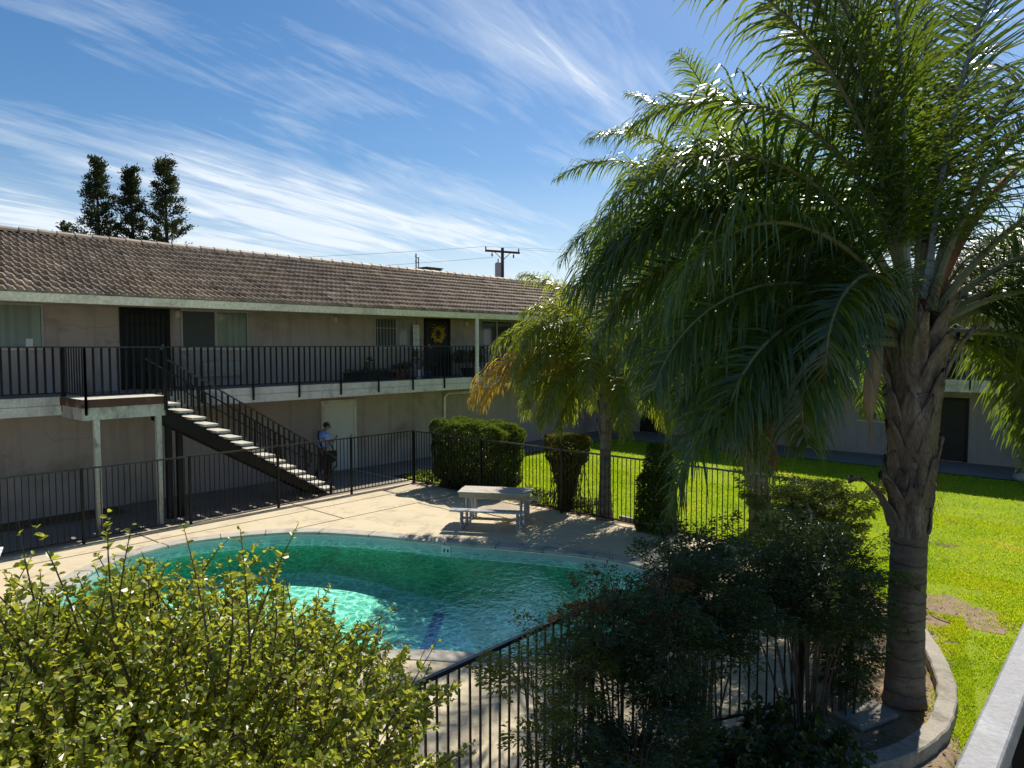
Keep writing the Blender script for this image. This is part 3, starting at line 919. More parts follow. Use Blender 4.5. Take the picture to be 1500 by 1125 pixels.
def plain_door(bld, fm, u0, u1, z0, z1, mat, frame=True, label=None, handle_side=1, security=False):
    d = mbox(fm, u0 + .1, u1 - .1, .0, .03, z0 + .01, z1 - .1).build('door', mat, bld)
    if label: d['label'] = label
    if frame:
        f = MB()
        mbox(fm, u0, u0 + .098, 0, .06, z0, z1, f); mbox(fm, u1 - .098, u1, 0, .06, z0, z1, f); mbox(fm, u0 + .098, u1 - .098, 0, .06, z1 - .098, z1, f)
        f.build('door_frame', M['white_paint'] if mat is M['white_door'] else M['black_iron'], d)
    hu = u1 - .2 if handle_side > 0 else u0 + .2
    h = MB(); mbox(fm, hu - .03, hu + .03, .03, .045, z0 + .95, z0 + 1.13, h)
    P = [fm(hu - .0, .045, z0 + 1.02), fm(hu, .085, z0 + 1.02), fm(hu - .1 * handle_side, .085, z0 + 1.01)]
    h.tube(P, .012, 6)
    h.build('handle', M['alu'], d)
    if security:
        g = MB()
        n = 8
        for i in range(n + 1):
            u = u0 + .1 + (u1 - u0 - .2) * i / n
            mbox(fm, u - .009, u + .009, .05, .068, z0 + .04, z1 - .12, g)
        for zz in (z0 + .04, z0 + .55, z0 + 1.05, z0 + 1.62, z1 - .16):
            mbox(fm, u0 + .08, u1 - .08, .0685, .082, zz, zz + .03, g)
        g.build('security_grille', M['black_iron'], d)
    return d

def wall_light(bld, fm, u, z):
    b = mbox(fm, u - .07, u + .07, 0, .03, z - .09, z + .09).build('wall_light', M['white_paint'], bld, bevel=.01)
    c = fm(u, .1, z - .01)
    MB().lathe([(.03, .10), (.075, .06), (.085, -.02), (.07, -.10), (.02, -.12)], c, 12).build('lamp_glass', M['lamp_glass'], b, smooth=True)

A = empty('apartment_building', (9, 19, 0), 'long two storey beige stucco apartment block with brown tiled roof across the pool', 'apartment building')
MB().box(-8, 27.98, 19.0, 19.2, 0, 5.12).build('wall', M['stucco'], A)
MB().box(-8, 36, 25.4, 25.6, 0, 5.1).build('rear_wall', M['stucco'], A)
MB().box(-8.2, -8.0, 19.0, 25.6, 0, 5.1).build('end_wall', M['stucco'], A)
MB().box(-8, 27.9, 17.52, 18.99, 4.93, 4.965).build('soffit', M['stucco_grey'], A)
sl_ = MB().box(-8, 27.95, 17.62, 18.995, 2.56, 2.86)
sl_.build('walkway_slab', M['slab_top'], A)
fs = MB()
fs.box(-8, 26.57, 17.575, 17.618, 2.685, 2.875); fs.box(-8, 26.57, 17.555, 17.618, 2.48, 2.681)
fs.build('slab_fascia', M['white_paint'], A)
gt = MB()
prof = [(17.52, 4.90), (17.43, 4.905), (17.40, 4.95), (17.375, 5.04), (17.36, 5.085), (17.375, 5.09), (17.40, 5.05), (17.50, 5.05), (17.52, 5.06)]
for u0, u1 in ((-8, 3.2), (3.2, 9.3), (9.3, 15.4), (15.4, 21.5), (21.5, 26.4)):
    V = [(u0 + .003, y, z) for y, z in prof] + [(u1 - .003, y, z) for y, z in prof]
    n = len(prof)
    gt.add(V, [(i, i + 1, n + i + 1, n + i) for i in range(n - 1)] + [tuple(range(n)), tuple(range(2 * n - 1, n - 1, -1))])
    gt.box(u1 - .025, u1 + .025, 17.368, 17.40, 4.93, 5.06)
gt.build('gutter', M['gutter_paint'], A)
ds = MB()
ds.bar((17.52, 17.47, 4.92), (17.52, 17.47, 2.42), .11, .08, (0, 1, 0))
ds.tube([(17.52, 17.47, 2.44), (17.45, 17.7, 2.36), (17.35, 18.75, 2.26), (17.33, 18.93, 2.12), (17.33, 18.95, .15)], .05, 8)
for z in (4.2, 3.2): ds.box(17.45, 17.59, 17.415, 17.53, z, z + .03)
ds.build('downspout', M['gutter_paint'], A, bevel=.008)
fA = lambda u, w, z: (u, w + 0 * u, z + 0 * u)
roofA = roof_slope('roof', -8.3, 30.5, fA, 17.38, 5.08, 21.5, 6.83, 11, A)
MB().add([(-8.3, 21.5, 6.8), (36, 21.5, 6.8), (36, 25.9, 4.95), (-8.3, 25.9, 4.95)], [(0, 1, 2, 3)]).build('rear_roof', M['roof'], A)
MB().add([(-8.3, 17.45, 5.03), (30, 17.45, 5.03), (36, 21.5, 6.72), (-8.3, 21.5, 6.72)], [(3, 2, 1, 0)]).build('roof_underlay', M['vent'], A)
ridge('ridge_tiles', -8.3, 31.0, fA, 21.5, 6.88, A)
o = MB().box(18.95, 19.75, 21.7, 22.3, 6.7, 7.07).box(18.9, 19.8, 21.65, 22.35, 7.071, 7.12).build('roof_vent', M['vent'], A, bevel=.02)
mb = MB().tube([(18.55, 21.9, 6.8), (18.55, 21.9, 7.62)], .025, 6).tube([(18.72, 21.95, 6.8), (18.72, 21.95, 7.5)], .02, 6)
mb.bar((18.4, 21.8, 7.5), (18.85, 22.1, 7.46), .02, .02).bar((18.45, 21.85, 7.3), (18.8, 22.05, 7.28), .02, .02)
mb.build('vent_pipe', M['vent'], A)

window(A, fmA, 2.55, 4.92, 3.92, 4.93, 'half')
window(A, fmA, 8.03, 9.90, 3.90, 4.93, 'half')
window(A, fmA, 14.26, 16.1, 3.92, 4.93, 'lattice')
window(A, fmA, 19.2, 21.0, 3.92, 4.93, 'dark')
window(A, fmA, 22.4, 24.2, 3.92, 4.93, 'half')
plain_door(A, fmA, 6.55, 7.75, 2.88, 4.925, M['dark_door'], security=True, label='dark security door behind iron bars')
plain_door(A, fmA, 16.42, 17.64, 2.88, 4.925, M['dark_door'], handle_side=-1, label='plain black door hung with a yellow wreath')
plain_door(A, fmA, 24.6, 25.7, 2.88, 4.925, M['dark_door'])
plain_door(A, fmA, 12.22, 13.52, .03, 2.27, M['white_door'], label='white ground floor door')
wall_light(A, fmA, 7.93, 4.82); wall_light(A, fmA, 12.75, 4.82); wall_light(A, fmA, 18.4, 4.82)
def ac(u):
    a = mbox(fmA, u - .62, u + .62, 0, .05, 3.12, 3.55).build('air_conditioner_grille', M['stucco_grey'], A)
    g = MB()
    for i in range(11): mbox(fmA, u - .56, u + .56, .051, .075, 3.155 + i * .034, 3.155 + i * .034 + .016, g)
    g.build('louvre', M['white_paint'], a)
ac(9.15)
mbox(fmA, 4.56, 4.70, .0, .07, 3.93, 4.14).build('intercom_box', M['white_resin'], A, bevel=.01)
# hairline cracks in the stucco
ck = MB()
def crack(u, z, n, du, dz, w=.007):
    p = np.array((u, z), float); d = np.array((du, dz), float)
    for i in range(n):
        d = d + RNG.normal(0, .35, 2) * np.linalg.norm(d); d = d / np.linalg.norm(d) * math.hypot(du, dz)
        q = p + d; s = np.array((-d[1], d[0])) / np.linalg.norm(d) * w * .5
        ck.add([fmA(*x) for x in ((p[0] + s[0], .0015, p[1] + s[1]), (p[0] - s[0], .0015, p[1] - s[1]), (q[0] - s[0], .0015, q[1] - s[1]), (q[0] + s[0], .0015, q[1] + s[1]))], [(0, 1, 2, 3)])
        p = q
for a in ((5.2, 4.3, 14, .09, .05), (5.9, 3.5, 16, .01, .08), (7.85, 4.4, 12, .005, -.08), (6.0, 2.2, 18, .03, -.09), (11.0, 4.5, 12, .05, -.05), (3.6, 2.0, 12, .06, -.04), (14.4, 2.3, 14, -.02, -.08)):
    crack(*a)
ck.build('stucco_cracks', surf('crack_line', (.27, .22, .18), (.24, .2, .16), 5, .95, .1), A)

B = empty('apartment_building', (28, 6, 0), 'far wing of grey stucco with tiled roof and balcony behind the palms and lawn', 'apartment building')
MB().box(28.0, 28.2, -20, 18.995, 0, 5.12).build('wall', M['stucco_grey'], B)
MB().box(34.6, 34.8, -20, 25, 0, 5.1).build('rear_wall', M['stucco_grey'], B)
MB().box(28, 34.8, -20.2, -20.0, 0, 5.1).build('end_wall', M['stucco_grey'], B)
MB().box(26.52, 27.99, -20, 17.5, 4.93, 4.962).build('soffit', M['stucco_grey'], B)
MB().box(26.62, 27.995, -20, 17.6, 2.56, 2.86).build('walkway_slab', M['slab_top'], B)
fs = MB()
fs.box(26.575, 26.618, -20, 17.55, 2.685, 2.875); fs.box(26.555, 26.618, -20, 17.53, 2.48, 2.681)
fs.build('slab_fascia', M['white_paint'], B)
gt = MB()
n = len(prof)
V = [(y + 9.0, -20, z) for y, z in prof] + [(y + 9.0, 17.4, z) for y, z in prof]
gt.add(V, [(n + i, n + i + 1, i + 1, i) for i in range(n - 1)] + [tuple(range(n - 1, -1, -1)), tuple(range(n, 2 * n))])
gt.build('gutter', M['gutter_paint'], B)
fB = lambda u, w, z: (w + 0 * u, u, z + 0 * u)
roof_slope('roof', -20.3, 20.8, fB, 26.38, 5.08, 30.5, 6.80, 11, B)
MB().add([(30.5, -20.3, 6.77), (30.5, 24, 6.77), (35, 24, 4.95), (35, -20.3, 4.95)], [(3, 2, 1, 0)]).build('rear_roof', M['roof'], B)
MB().add([(26.45, -20.3, 5.03), (26.45, 20.8, 5.03), (30.5, 20.8, 6.69), (30.5, -20.3, 6.69)], [(0, 1, 2, 3)]).build('roof_underlay', M['vent'], B)
ridge('ridge_tiles', -20.3, 21.3, fB, 30.5, 6.85, B)
for y in (11.9, 1.2):
    d = MB().bar((26.47, y, 4.92), (26.47, y, .05), .11, .08, (0, 1, 0)).build('downspout', M['gutter_paint'], B, bevel=.008)
for (y0, y1, stl) in ((14.2, 15.9, 'half'), (9.4, 11.2, 'half'), (6.3, 8.0, 'dark'), (2.3, 4.1, 'half'), (-1.6, .1, 'dark')):
    window(B, fmB, y0, y1, 3.92, 4.93, stl)
for (y0, y1, stl) in ((13.4, 14.9, 'half'), (9.3, 10.4, 'half'), (6.7, 8.05, 'dark'), (2.9, 3.9, 'half'), (-1.4, .2, 'half')):
    window(B, fmB, y0, y1, 1.22, 2.22, stl)
for (y0, k) in ((16.25, M['dark_door']), (11.9, M['white_door']), (4.55, M['dark_door']), (1.3, M['dark_door'])):
    plain_door(B, fmB, y0, y0 + 1.1, .03, 2.2, k)
for y0 in (12.4, 5.0, .8):
    plain_door(B, fmB, y0, y0 + 1.1, 2.88, 4.925, M['dark_door'])

# ------------------------------------------------------------------ balcony railings, staircase
def balcony_rail(label, pts, zf, posts_below=.32, spacing=.16, group='balcony railings of the apartment blocks', height=1.08, post_every=1.35, drop_posts=True):
    """pts: polyline in plan at floor height zf; flat bar pickets, posts running down over the slab fascia."""
    base = (np.array(pts[0]) + np.array(pts[-1])) / 2
    root = empty('balcony_railing', (base[0], base[1], zf), label, 'railing', group)
    tr = MB()
    zt = zf + height
    for p, q in zip(pts[:-1], pts[1:]):
        p = np.array(p); q = np.array(q); d = q - p; L = np.linalg.norm(d); d = d / L
        ext = d * .02
        tr.bar((*(p - ext), zt), (*(q + ext), zt), .045, .028)
        npost = max(1, int(round(L / post_every)))
        for i in range(npost):
            a = p + d * L * i / npost; b = p + d * L * (i + 1) / npost
            pk = MB()
            m = max(2, int(round(L / npost / spacing)))
            for k in range(1, m):
                c = a + (b - a) * k / m
                pk.bar((*c, zf + .10), (*c, zt - .014), .014, .045, (d[0], d[1], 0))
            pk.bar((*(a + d * .02), zf + .09), (*(b - d * .02), zf + .09), .02, .025)
            pk.build('picket_panel', M['black_iron'], root)
        for i in range(npost + 1):
            c = p + d * L * i / npost
            MB().bar((*c, zf - posts_below if drop_posts else zf), (*c, zt - .015), .042, .042).build('post', M['black_iron'], root)
    tr.build('top_rail', M['rail_iron'], root)
    return root
balcony_rail('black balcony railing left of the stair landing', [(-2.6, 17.53), (4.86, 17.53)], 2.87)
balcony_rail('black railing wrapped round the stair landing in front of the security door', [(4.9, 17.50), (4.9, 16.17), (6.47, 16.17)], 2.87, post_every=1.6)
balcony_rail('black balcony railing between the stair head and the white downspout', [(6.55, 17.53), (17.40, 17.53)], 2.87)
balcony_rail('black balcony railing right of the white downspout', [(17.62, 17.53), (26.5, 17.53)], 2.87)
balcony_rail('black balcony railing of the far wing behind the palm fronds', [(26.53, 17.4), (26.53, 3.0)], 2.87)
balcony_rail('black balcony railing of the far wing at the right edge behind the near palm', [(26.53, 2.9), (26.53, -6)], 2.87)

ST = empty('staircase', (8, 16.8, 0), 'outdoor staircase with pale treads and black iron rails beside the walkway', 'staircase')
ld = MB().box(4.84, 6.5, 16.22, 17.55, 2.78, 2.872)
ld.build('landing', M['landing_top'], ST)
mb = MB().box(4.83, 6.505, 16.19, 16.217, 2.70, 2.868).box(4.81, 4.838, 16.19, 17.55, 2.70, 2.868)
mb.build('landing_edge', M['rust_edge'], ST)
mb = MB().box(4.845, 6.50, 16.225, 16.32, 2.44, 2.776).box(4.845, 4.94, 16.322, 17.55, 2.44, 2.776).box(6.40, 6.50, 16.322, 17.55, 2.44, 2.776)
mb.build('landing_beam', M['peeling'], ST)
for x in (5.06, 6.30):
    MB().box(x, x + .11, 16.235, 16.345, 0, 2.438).build('landing_post', M['peeling'], ST, bevel=.006)
for x in (6.66, 6.90):
    MB().box(x, x + .12, 16.62, 16.74, 0, 2.5 if x < 6.8 else 2.36).build('support_post', M['black_iron'], ST)
NT = 15; RUN = .288; RISE = 2.872 / 16
for i in range(NT):
    z = 2.872 - RISE * (i + 1); x = 6.5 + RUN * i
    MB().box(x, x + .33, 16.24, 17.36, z - .055, z).build('tread', M['landing_top'], ST, bevel=.008)
for y in (16.55, 17.05):
    s = MB()
    V = []
    x0, z0 = 6.5, 2.872 - RISE - .06; x1 = 6.5 + RUN * (NT - .3); z1 = z0 - RISE * (NT - .3)
    for yy in (y - .03, y + .03):
        V += [(x0, yy, z0), (x1, yy, z1), (x1 + .05, yy, 0.0), (x1 - .35, yy, 0.0), (x0, yy, z0 - .36)]
    s.add(V, [(4, 3, 2, 1, 0), (5, 6, 7, 8, 9)] + [(i, (i + 1) % 5, 5 + (i + 1) % 5, 5 + i) for i in range(5)])
    s.build('stringer', M['black_iron'], ST)
    br = MB()
    for i in range(NT):
        z = 2.872 - RISE * (i + 1) - .056; x = 6.5 + RUN * i
        br.add([(x + .03, y - .02, z), (x + .29, y - .02, z), (x + .03, y - .02, z - .2), (x + .03, y + .02, z), (x + .29, y + .02, z), (x + .03, y + .02, z - .2)], [(0, 1, 2), (5, 4, 3), (0, 3, 4, 1), (1, 4, 5, 2), (2, 5, 3, 0)])
    br.build('tread_bracket', M['black_iron'], ST)
for y in (16.20, 17.40):
    hr = MB()
    x0 = 6.52; x1 = 10.72; zt = lambda x: 3.70 - (x - 6.5) * (RISE / RUN)
    hr.bar((x0, y, zt(x0)), (x1, y, zt(x1)), .045, .03)
    hr.build('handrail', M['rail_iron'], ST)
    pk = MB()
    k = 0; x = 6.62
    while x < x1 - .05:
        zb = 2.93 - (x - 6.5) * (RISE / RUN)
        pk.bar((x, y, zb), (x, y, zt(x) - .01), .03, .03 if k % 9 else .045)
        x += RUN / 2; k += 1
    pk.bar((x0, y, zt(x0) - .25), (x1 - .1, y, zt(x1 - .1) - .25), .02, .025)
    pk.build('picket_panel', M['black_iron'], ST)
    nw = MB().bar((x1, y, .0), (x1, y, zt(x1)), .045, .045).tube([(x1, y, zt(x1)), (x1 + .16, y, zt(x1) - .12), (x1 + .17, y, zt(x1) - .3), (x1 - .22, y, zt(x1) - .78)], .02, 6)
    nw.build('newel', M['black_iron'], ST)
MB().bar((6.50, 16.18, 2.45), (6.50, 16.18, 3.98), .045, .045).build('post', M['black_iron'], ST)

# ------------------------------------------------------------------ pool fence (three runs)
def fence(label, pts, every=2.4, h=1.52, sp=.115, lowrail=.10):
    base = np.mean(np.array(pts), 0)
    root = empty('pool_fence', (base[0], base[1], 0), label, 'fence', 'black iron fence runs round the pool')
    tr = MB()
    segs = list(zip(pts[:-1], pts[1:]))
    for si, (p, q) in enumerate(segs):
        p = np.array(p); q = np.array(q); d = q - p; L = np.linalg.norm(d); d = d / L
        tr.bar((*p, h), (*q, h), .036, .036)
        n = max(1, int(round(L / every)))
        for i in range(n):
            a = p + d * L * i / n; b = p + d * L * (i + 1) / n
            pk = MB(); m = int(round(L / n / sp))
            for k in range(1, m):
                c = a + (b - a) * k / m
                lean = RNG.normal(0, .004, 2)
                pk.bar((c[0] + lean[0], c[1] + lean[1], lowrail + .01), (*c, h - .018), .015, .015)
            pk.bar((*(a + d * .02), lowrail), (*(b - d * .02), lowrail), .03, .026)
            pk.build('picket_panel', M['black_iron'], root)
        for i in range(n + (1 if si == len(segs) - 1 else 0)):
            c = p + d * L * i / n
            MB().bar((*c, -.02), (*c, h + .02), .05, .05).build('post', M['black_iron'], root)
    tr.build('top_rail', M['rail_iron'], root)
    return root
fence('black iron pool fence running along the foot of the staircase', [(-3.9, 15.82), (13.24, 15.82)], every=2.2)
fence('black iron pool fence between the picnic table and the lawn', [(13.22, 15.76), (13.16, 4.9)], every=3.0)
fence('black iron pool fence in front of the camera behind the bamboo shrubs', [(-2.2, 3.93), (5.45, 3.90), (7.75, 2.74), (10.55, 3.62), (13.1, 4.84)], every=2.3)

# near railing at the camera
root = empty('walkway_railing', (2, .13, 2.5), 'grey painted walkway rail close up at the lower right corner', 'railing')
MB().box(-1.5, 6.0, .118, .160, 3.455, 3.495).build('top_rail', M['rail_grey'], root, bevel=.004)
pk = MB(); x = 0.5
while x < 5.9:
    pk.box(x, x + .02, .125, .145, 2.62, 3.454); x += .13
pk.box(-1.4, 5.9, .12, .15, 2.58, 2.618)
pk.build('picket_panel', M['black_iron'], root)
for x in (1.22, 3.4, 5.6):
    MB().box(x, x + .05, .112, .158, 2.3, 3.453).build('post', M['black_iron'], root)
o = MB().box(-3, 6.5, -1.6, .17, 2.16, 2.34).build('walkway', M['slab_top']); o['kind'] = 'structure'

# ------------------------------------------------------------------ picnic table, lounger
PT = empty('picnic_table', (11.5, 10.8, 0), 'weathered picnic table with two attached benches on a steel frame by the pool', 'picnic table')
tdir = np.array((.53, -.848)); tdir /= np.linalg.norm(tdir)
sdir = np.array((.848, .53)); sdir /= np.linalg.norm(sdir)
TC = np.array((11.50, 10.87))
def tp(a, b, z): 
    p = TC + (tdir * a + sdir * b) * .93
    return (p[0], p[1], z * .97)
AX = ((*tdir, 0), (*sdir, 0), (0, 0, 1))
top = MB()
for k in range(4):
    top.obox(tp(RNG.normal(0, .006), -.285 + k * .19, .745), AX, (1.62, .170, .035))
top.build('tabletop', M['table_board'], PT, bevel=.005)
ed = MB().obox(tp(0, -.372, .685), AX, (1.54, .03, .10)).obox(tp(0, .372, .685), AX, (1.54, .03, .10))
ed.build('apron', M['table_edge'], PT)
for b in (-.80, .66):
    s = MB().obox(tp(-.06 if b < 0 else .05, b, .44), AX, (1.62, .24, .035))
    s.build('bench', M['table_board'] if b > 0 else M['grey_metal'], PT, bevel=.006)
for a in (-.66, .66):
    f = MB()
    for b in (-.30, .30):
        f.bar(tp(a, b, .02), tp(a, b, .725), .045, .045)
        f.bar(tp(a + .09, b, .02), tp(a + .09, b, .725), .03, .03)
    for b in (-.86, -.74, .60, .72):
        f.bar(tp(a, b, .02), tp(a, b, .42), .035, .035)
    f.bar(tp(a, -.90, .025), tp(a, .78, .025), .045, .04)
    f.bar(tp(a, -.88, .405), tp(a, -.72, .405), .04, .03); f.bar(tp(a, .56, .405), tp(a, .74, .405), .04, .03)
    f.bar(tp(a, -.34, .71), tp(a, .34, .71), .04, .03)
    f.build('leg_frame', M['grey_metal'], PT)

LG = empty('sun_lounger', (2.75, 13.5, 0), 'white resin slatted sun lounger on the deck beside the pool at far left', 'sun lounger')
ln = np.array((.35, .94)); ln /= np.linalg.norm(ln); lw = np.array((ln[1], -ln[0]))
L0 = np.array((2.28, 13.35))
def lp(a, b, z): p = L0 + ln * a + lw * b; return (p[0], p[1], z)
s = MB()
for k in range(8): s.obox(lp(-.55 + k * .15, 0, .34), ((*ln, 0), (*lw, 0), (0, 0, 1)), (.12, .6, .025))
s.build('seat', M['white_resin'], LG, bevel=.006)
s = MB(); ca, sa = math.cos(R(10)), math.sin(R(10))
for k in range(6):
    a = .66 + (k + .5) * .145 * ca; z = .35 + (k + .5) * .145 * sa
    s.obox(lp(a, 0, z), ((ln[0] * ca, ln[1] * ca, sa), (*lw, 0), (-ln[0] * sa, -ln[1] * sa, ca)), (.115, .6, .03))
s.build('backrest', M['white_resin'], LG, bevel=.006)
for b in (-.32, .32):
    MB().bar(lp(-.65, b, .31), lp(.72, b, .31), .04, .06).build('side_rail', M['white_resin'], LG)
for a in (-.5, .6):
    for b in (-.30, .30):
        MB().bar(lp(a, b, 0), lp(a, b, .30), .05, .05).build('leg', M['white_resin'], LG)
s = MB().bar(lp(.66, -.28, .34), lp(.66 + .87 * ca, -.28, .34 + .87 * sa), .03, .03).bar(lp(.66, .28, .34), lp(.66 + .87 * ca, .28, .34 + .87 * sa), .03, .03)
s.build('back_frame', M['white_resin'], LG)

# ------------------------------------------------------------------ balcony things: wreath, notice, pots
wr = MB()
n = 260
th = RNG.uniform(0, 2 * math.pi, n); rr = .21 + RNG.normal(0, .045, n)
P = np.stack([17.03 + rr * np.cos(th), 18.93 + RNG.normal(0, .02, n), 4.36 + rr * np.sin(th)], 1)
D = np.stack([np.cos(th + .8), np.full(n, -.5), np.sin(th + .8)], 1) + RNG.normal(0, .5, (n, 3))
leaves(wr, P, D, rdir(n), RNG.uniform(.07, .12, n), .045, six=False)
o = wr.build('door_wreath', M['wreath']); tag(o, 'round wreath of yellow flowers on the black upstairs door', 'wreath')
nb = empty('paper_notice', (15.93, 18.86, 3.85), 'tall narrow white printed notice hanging beside the upstairs window', 'notice')
MB().box(15.80, 16.07, 18.83, 18.85, 3.86, 4.68).build('sheet', M['paper'], nb)
ik = MB()
for i in range(13):
    z = 4.60 - i * .055
    ik.box(15.835, 15.835 + RNG.uniform(.12, .2), 18.826, 18.8285, z, z + (.022 if i % 4 == 0 else .010))
ik.build('printed_lines', M['ink'], nb)

def pot_plant(name, x, y, pot, r, h, n, ph, label, mat='hedge', spread=.16, tall=False, spiky=False):
    root = empty(name, (x, y, 2.862), label, 'potted plant', 'pots on the upper walkway')
    MB().lathe([(r * .7, 0), (r * .95, h * .85), (r * 1.05, h * .86), (r * 1.05, h), (r * .9, h), (r * .85, h * .9), (.01, h * .88)], (x, y, 2.862), 14).build('pot', pot, root, smooth=False)
    mb = MB()
    nst = 7
    for i in range(nst):
        a = RNG.uniform(0, 6.28); tip = np.array((x + math.cos(a) * spread * RNG.uniform(.3, 1), y + math.sin(a) * spread * RNG.uniform(.3, 1), 2.862 + h + ph * RNG.uniform(.6, 1)))
        b = np.array((x, y, 2.862 + h * .85))
        mb.tube([b, b * .5 + tip * .5 + np.array((0, 0, .03)), tip], [.008, .006, .003], 4)
    mb.build('stem', M['twig'], root)
    lf = MB()
    t = RNG.uniform(.2, 1, n) ** .8
    a = RNG.uniform(0, 6.28, n); rr = np.sqrt(RNG.uniform(0, 1, n)) * spread * (.35 + .65 * np.sin(t * 2.6))
    P = np.stack([x + np.cos(a) * rr, y + np.sin(a) * rr, 2.862 + h + t * ph], 1)
    D = np.stack([np.cos(a), np.sin(a), RNG.uniform(-.3, .9, n)], 1)
    leaves(lf, P, D, rdir(n) + np.array((0, 0, 1)), RNG.uniform(.06, .11, n), RNG.uniform(.025, .045, n))
    lf.build('foliage', M[mat], root)
root = empty('planter_box', (13.4, 18.55, 2.862), 'long dark planter box with a small upright plant below the upstairs window', 'planter', 'pots on the upper walkway')
s = MB().box(12.85, 14.6, 18.42, 18.68, 2.862, 3.10).box(12.83, 14.62, 18.40, 18.70, 3.101, 3.13)
s.build('trough', M['dark_pot'], root)
lf = MB(); n = 90
t = RNG.uniform(0, 1, n); a = RNG.uniform(0, 6.28, n)
P = np.stack([13.75 + np.cos(a) * .18 * (1 - t), 18.55 + np.sin(a) * .12 * (1 - t), 3.13 + t * .45], 1)
leaves(lf, P, np.stack([np.cos(a), np.sin(a), RNG.uniform(0, .8, n)], 1), rdir(n) + np.array((0, 0, 1.)), .1, .04)
n = 160
P = np.stack([RNG.uniform(12.9, 14.55, n), RNG.uniform(18.43, 18.67, n), RNG.uniform(3.11, 3.2, n)], 1)
leaves(lf, P, rdir(n) + np.array((0, 0, .8)), rdir(n), .07, .03)
lf.build('foliage', M['hedge'], root)
pot_plant('potted_plant', 14.95, 18.5, M['terracotta'], .26, .24, 120, .22, 'low wide brown pot right of the long dark planter box', spread=.26)
pot_plant('potted_plant', 15.62, 18.35, M['white_pot'], .13, .30, 150, .62, 'white pot with a tall reddish leafed plant left of the black door', mat='nandina_red', spread=.26)
pot_plant('potted_plant', 15.22, 18.55, M['blue_pot'], .16, .24, 110, .3, 'blue glazed pot between the brown pot and the white pot', spread=.2)
pot_plant('potted_plant', 16.02, 18.3, M['blue_pot'], .17, .26, 120, .34, 'blue glazed pot right beside the black door', mat='nandina_red', spread=.2)
pot_plant('potted_plant', 17.95, 18.4, M['dark_pot'], .24, .30, 900, .62, 'large bushy dark green plant in a pot right of the black door', spread=.52)
pot_plant('potted_plant', 18.25, 18.1, M['white_pot'], .14, .28, 260, .78, 'slim tall plant in a pale pot just behind the white downspout', spread=.22)

# ------------------------------------------------------------------ utility pole, wires
UP = empty('utility_pole', (41.0, 38.0, 0), 'brown wooden utility pole with one crossarm behind the roof', 'utility pole')
MB().tube([(41.0, 38.05, 0), (41.0, 38.05, 11.55)], [.17, .12], 10).build('pole', M['wood_pole'], UP)
ca_ = np.array((39.75, 37.95, 11.38)); cb_ = np.array((42.5, 38.5, 11.36))
# local arm seen almost square on
MB().bar((39.95, 38.92, 11.32), (42.05, 37.18, 11.18), .13, .16).bar((40.5, 38.46, 11.25), (41.0, 38.0, 10.6), .03, .05).bar((41.5, 37.63, 11.2), (41.0, 38.0, 10.6), .03, .05).build('crossarm', M['wood_pole'], UP)
for t in (.02, .2, .82, .97):
    p = np.array((39.95, 38.92, 11.40)) * (1 - t) + np.array((42.05, 37.18, 11.26)) * t
    up_ = t in (.02, .97)
    MB().lathe([(.03, 0), (.07, .06), (.05, .12), (.07, .18), (.03, .26)], (p[0], p[1], p[2] if up_ else p[2] - .5), 8).build('insulator', M['grey_metal'] if up_ else M['vent'], UP)
    if not up_:
        MB().tube([(p[0], p[1], p[2] - .1), (p[0], p[1], p[2] - .3)], .02, 5).build('hanger', M['vent'], UP)
MB().lathe([(.22, 0), (.26, .05), (.26, 1.05), (.2, 1.15), (.05, 1.18), (.05, 1.45), (.02, 1.47)], (40.74, 38.27, 9.25), 12).build('transformer', M['grey_metal'], UP)
def wire(p, q, sag, label):
    p = np.array(p); q = np.array(q)
    pts = [p + (q - p) * t + np.array((0, 0, -sag * 4 * t * (1 - t))) for t in np.linspace(0, 1, 14)]
    o = MB().tube(pts, .010, 4).build('overhead_wire', M['vent'])
    tag(o, label, 'cable', 'overhead wires at the utility pole')
wire((39.95, 38.92, 11.63), (6, 62, 9.3), .5, 'upper thin overhead wire running left from the utility pole crossarm')
wire((40.4, 38.5, 10.8), (8, 66, 8.6), .5, 'lower thin overhead wire running left from the utility pole crossarm')
wire((42.05, 37.18, 11.45), (90, 10, 11.5), .3, 'lower thin overhead wire running right from the utility pole into the palms')
wire((39.95, 38.92, 11.63), (92, 14, 13.4), .3, 'upper thin overhead wire running right from the utility pole into the palms')

# ------------------------------------------------------------------ palms
RT = np.array((math.sin(AZ), -math.cos(AZ), 0)); FW = np.array((math.cos(AZ), math.sin(AZ), 0)); UPV = np.array((0, 0, 1.))

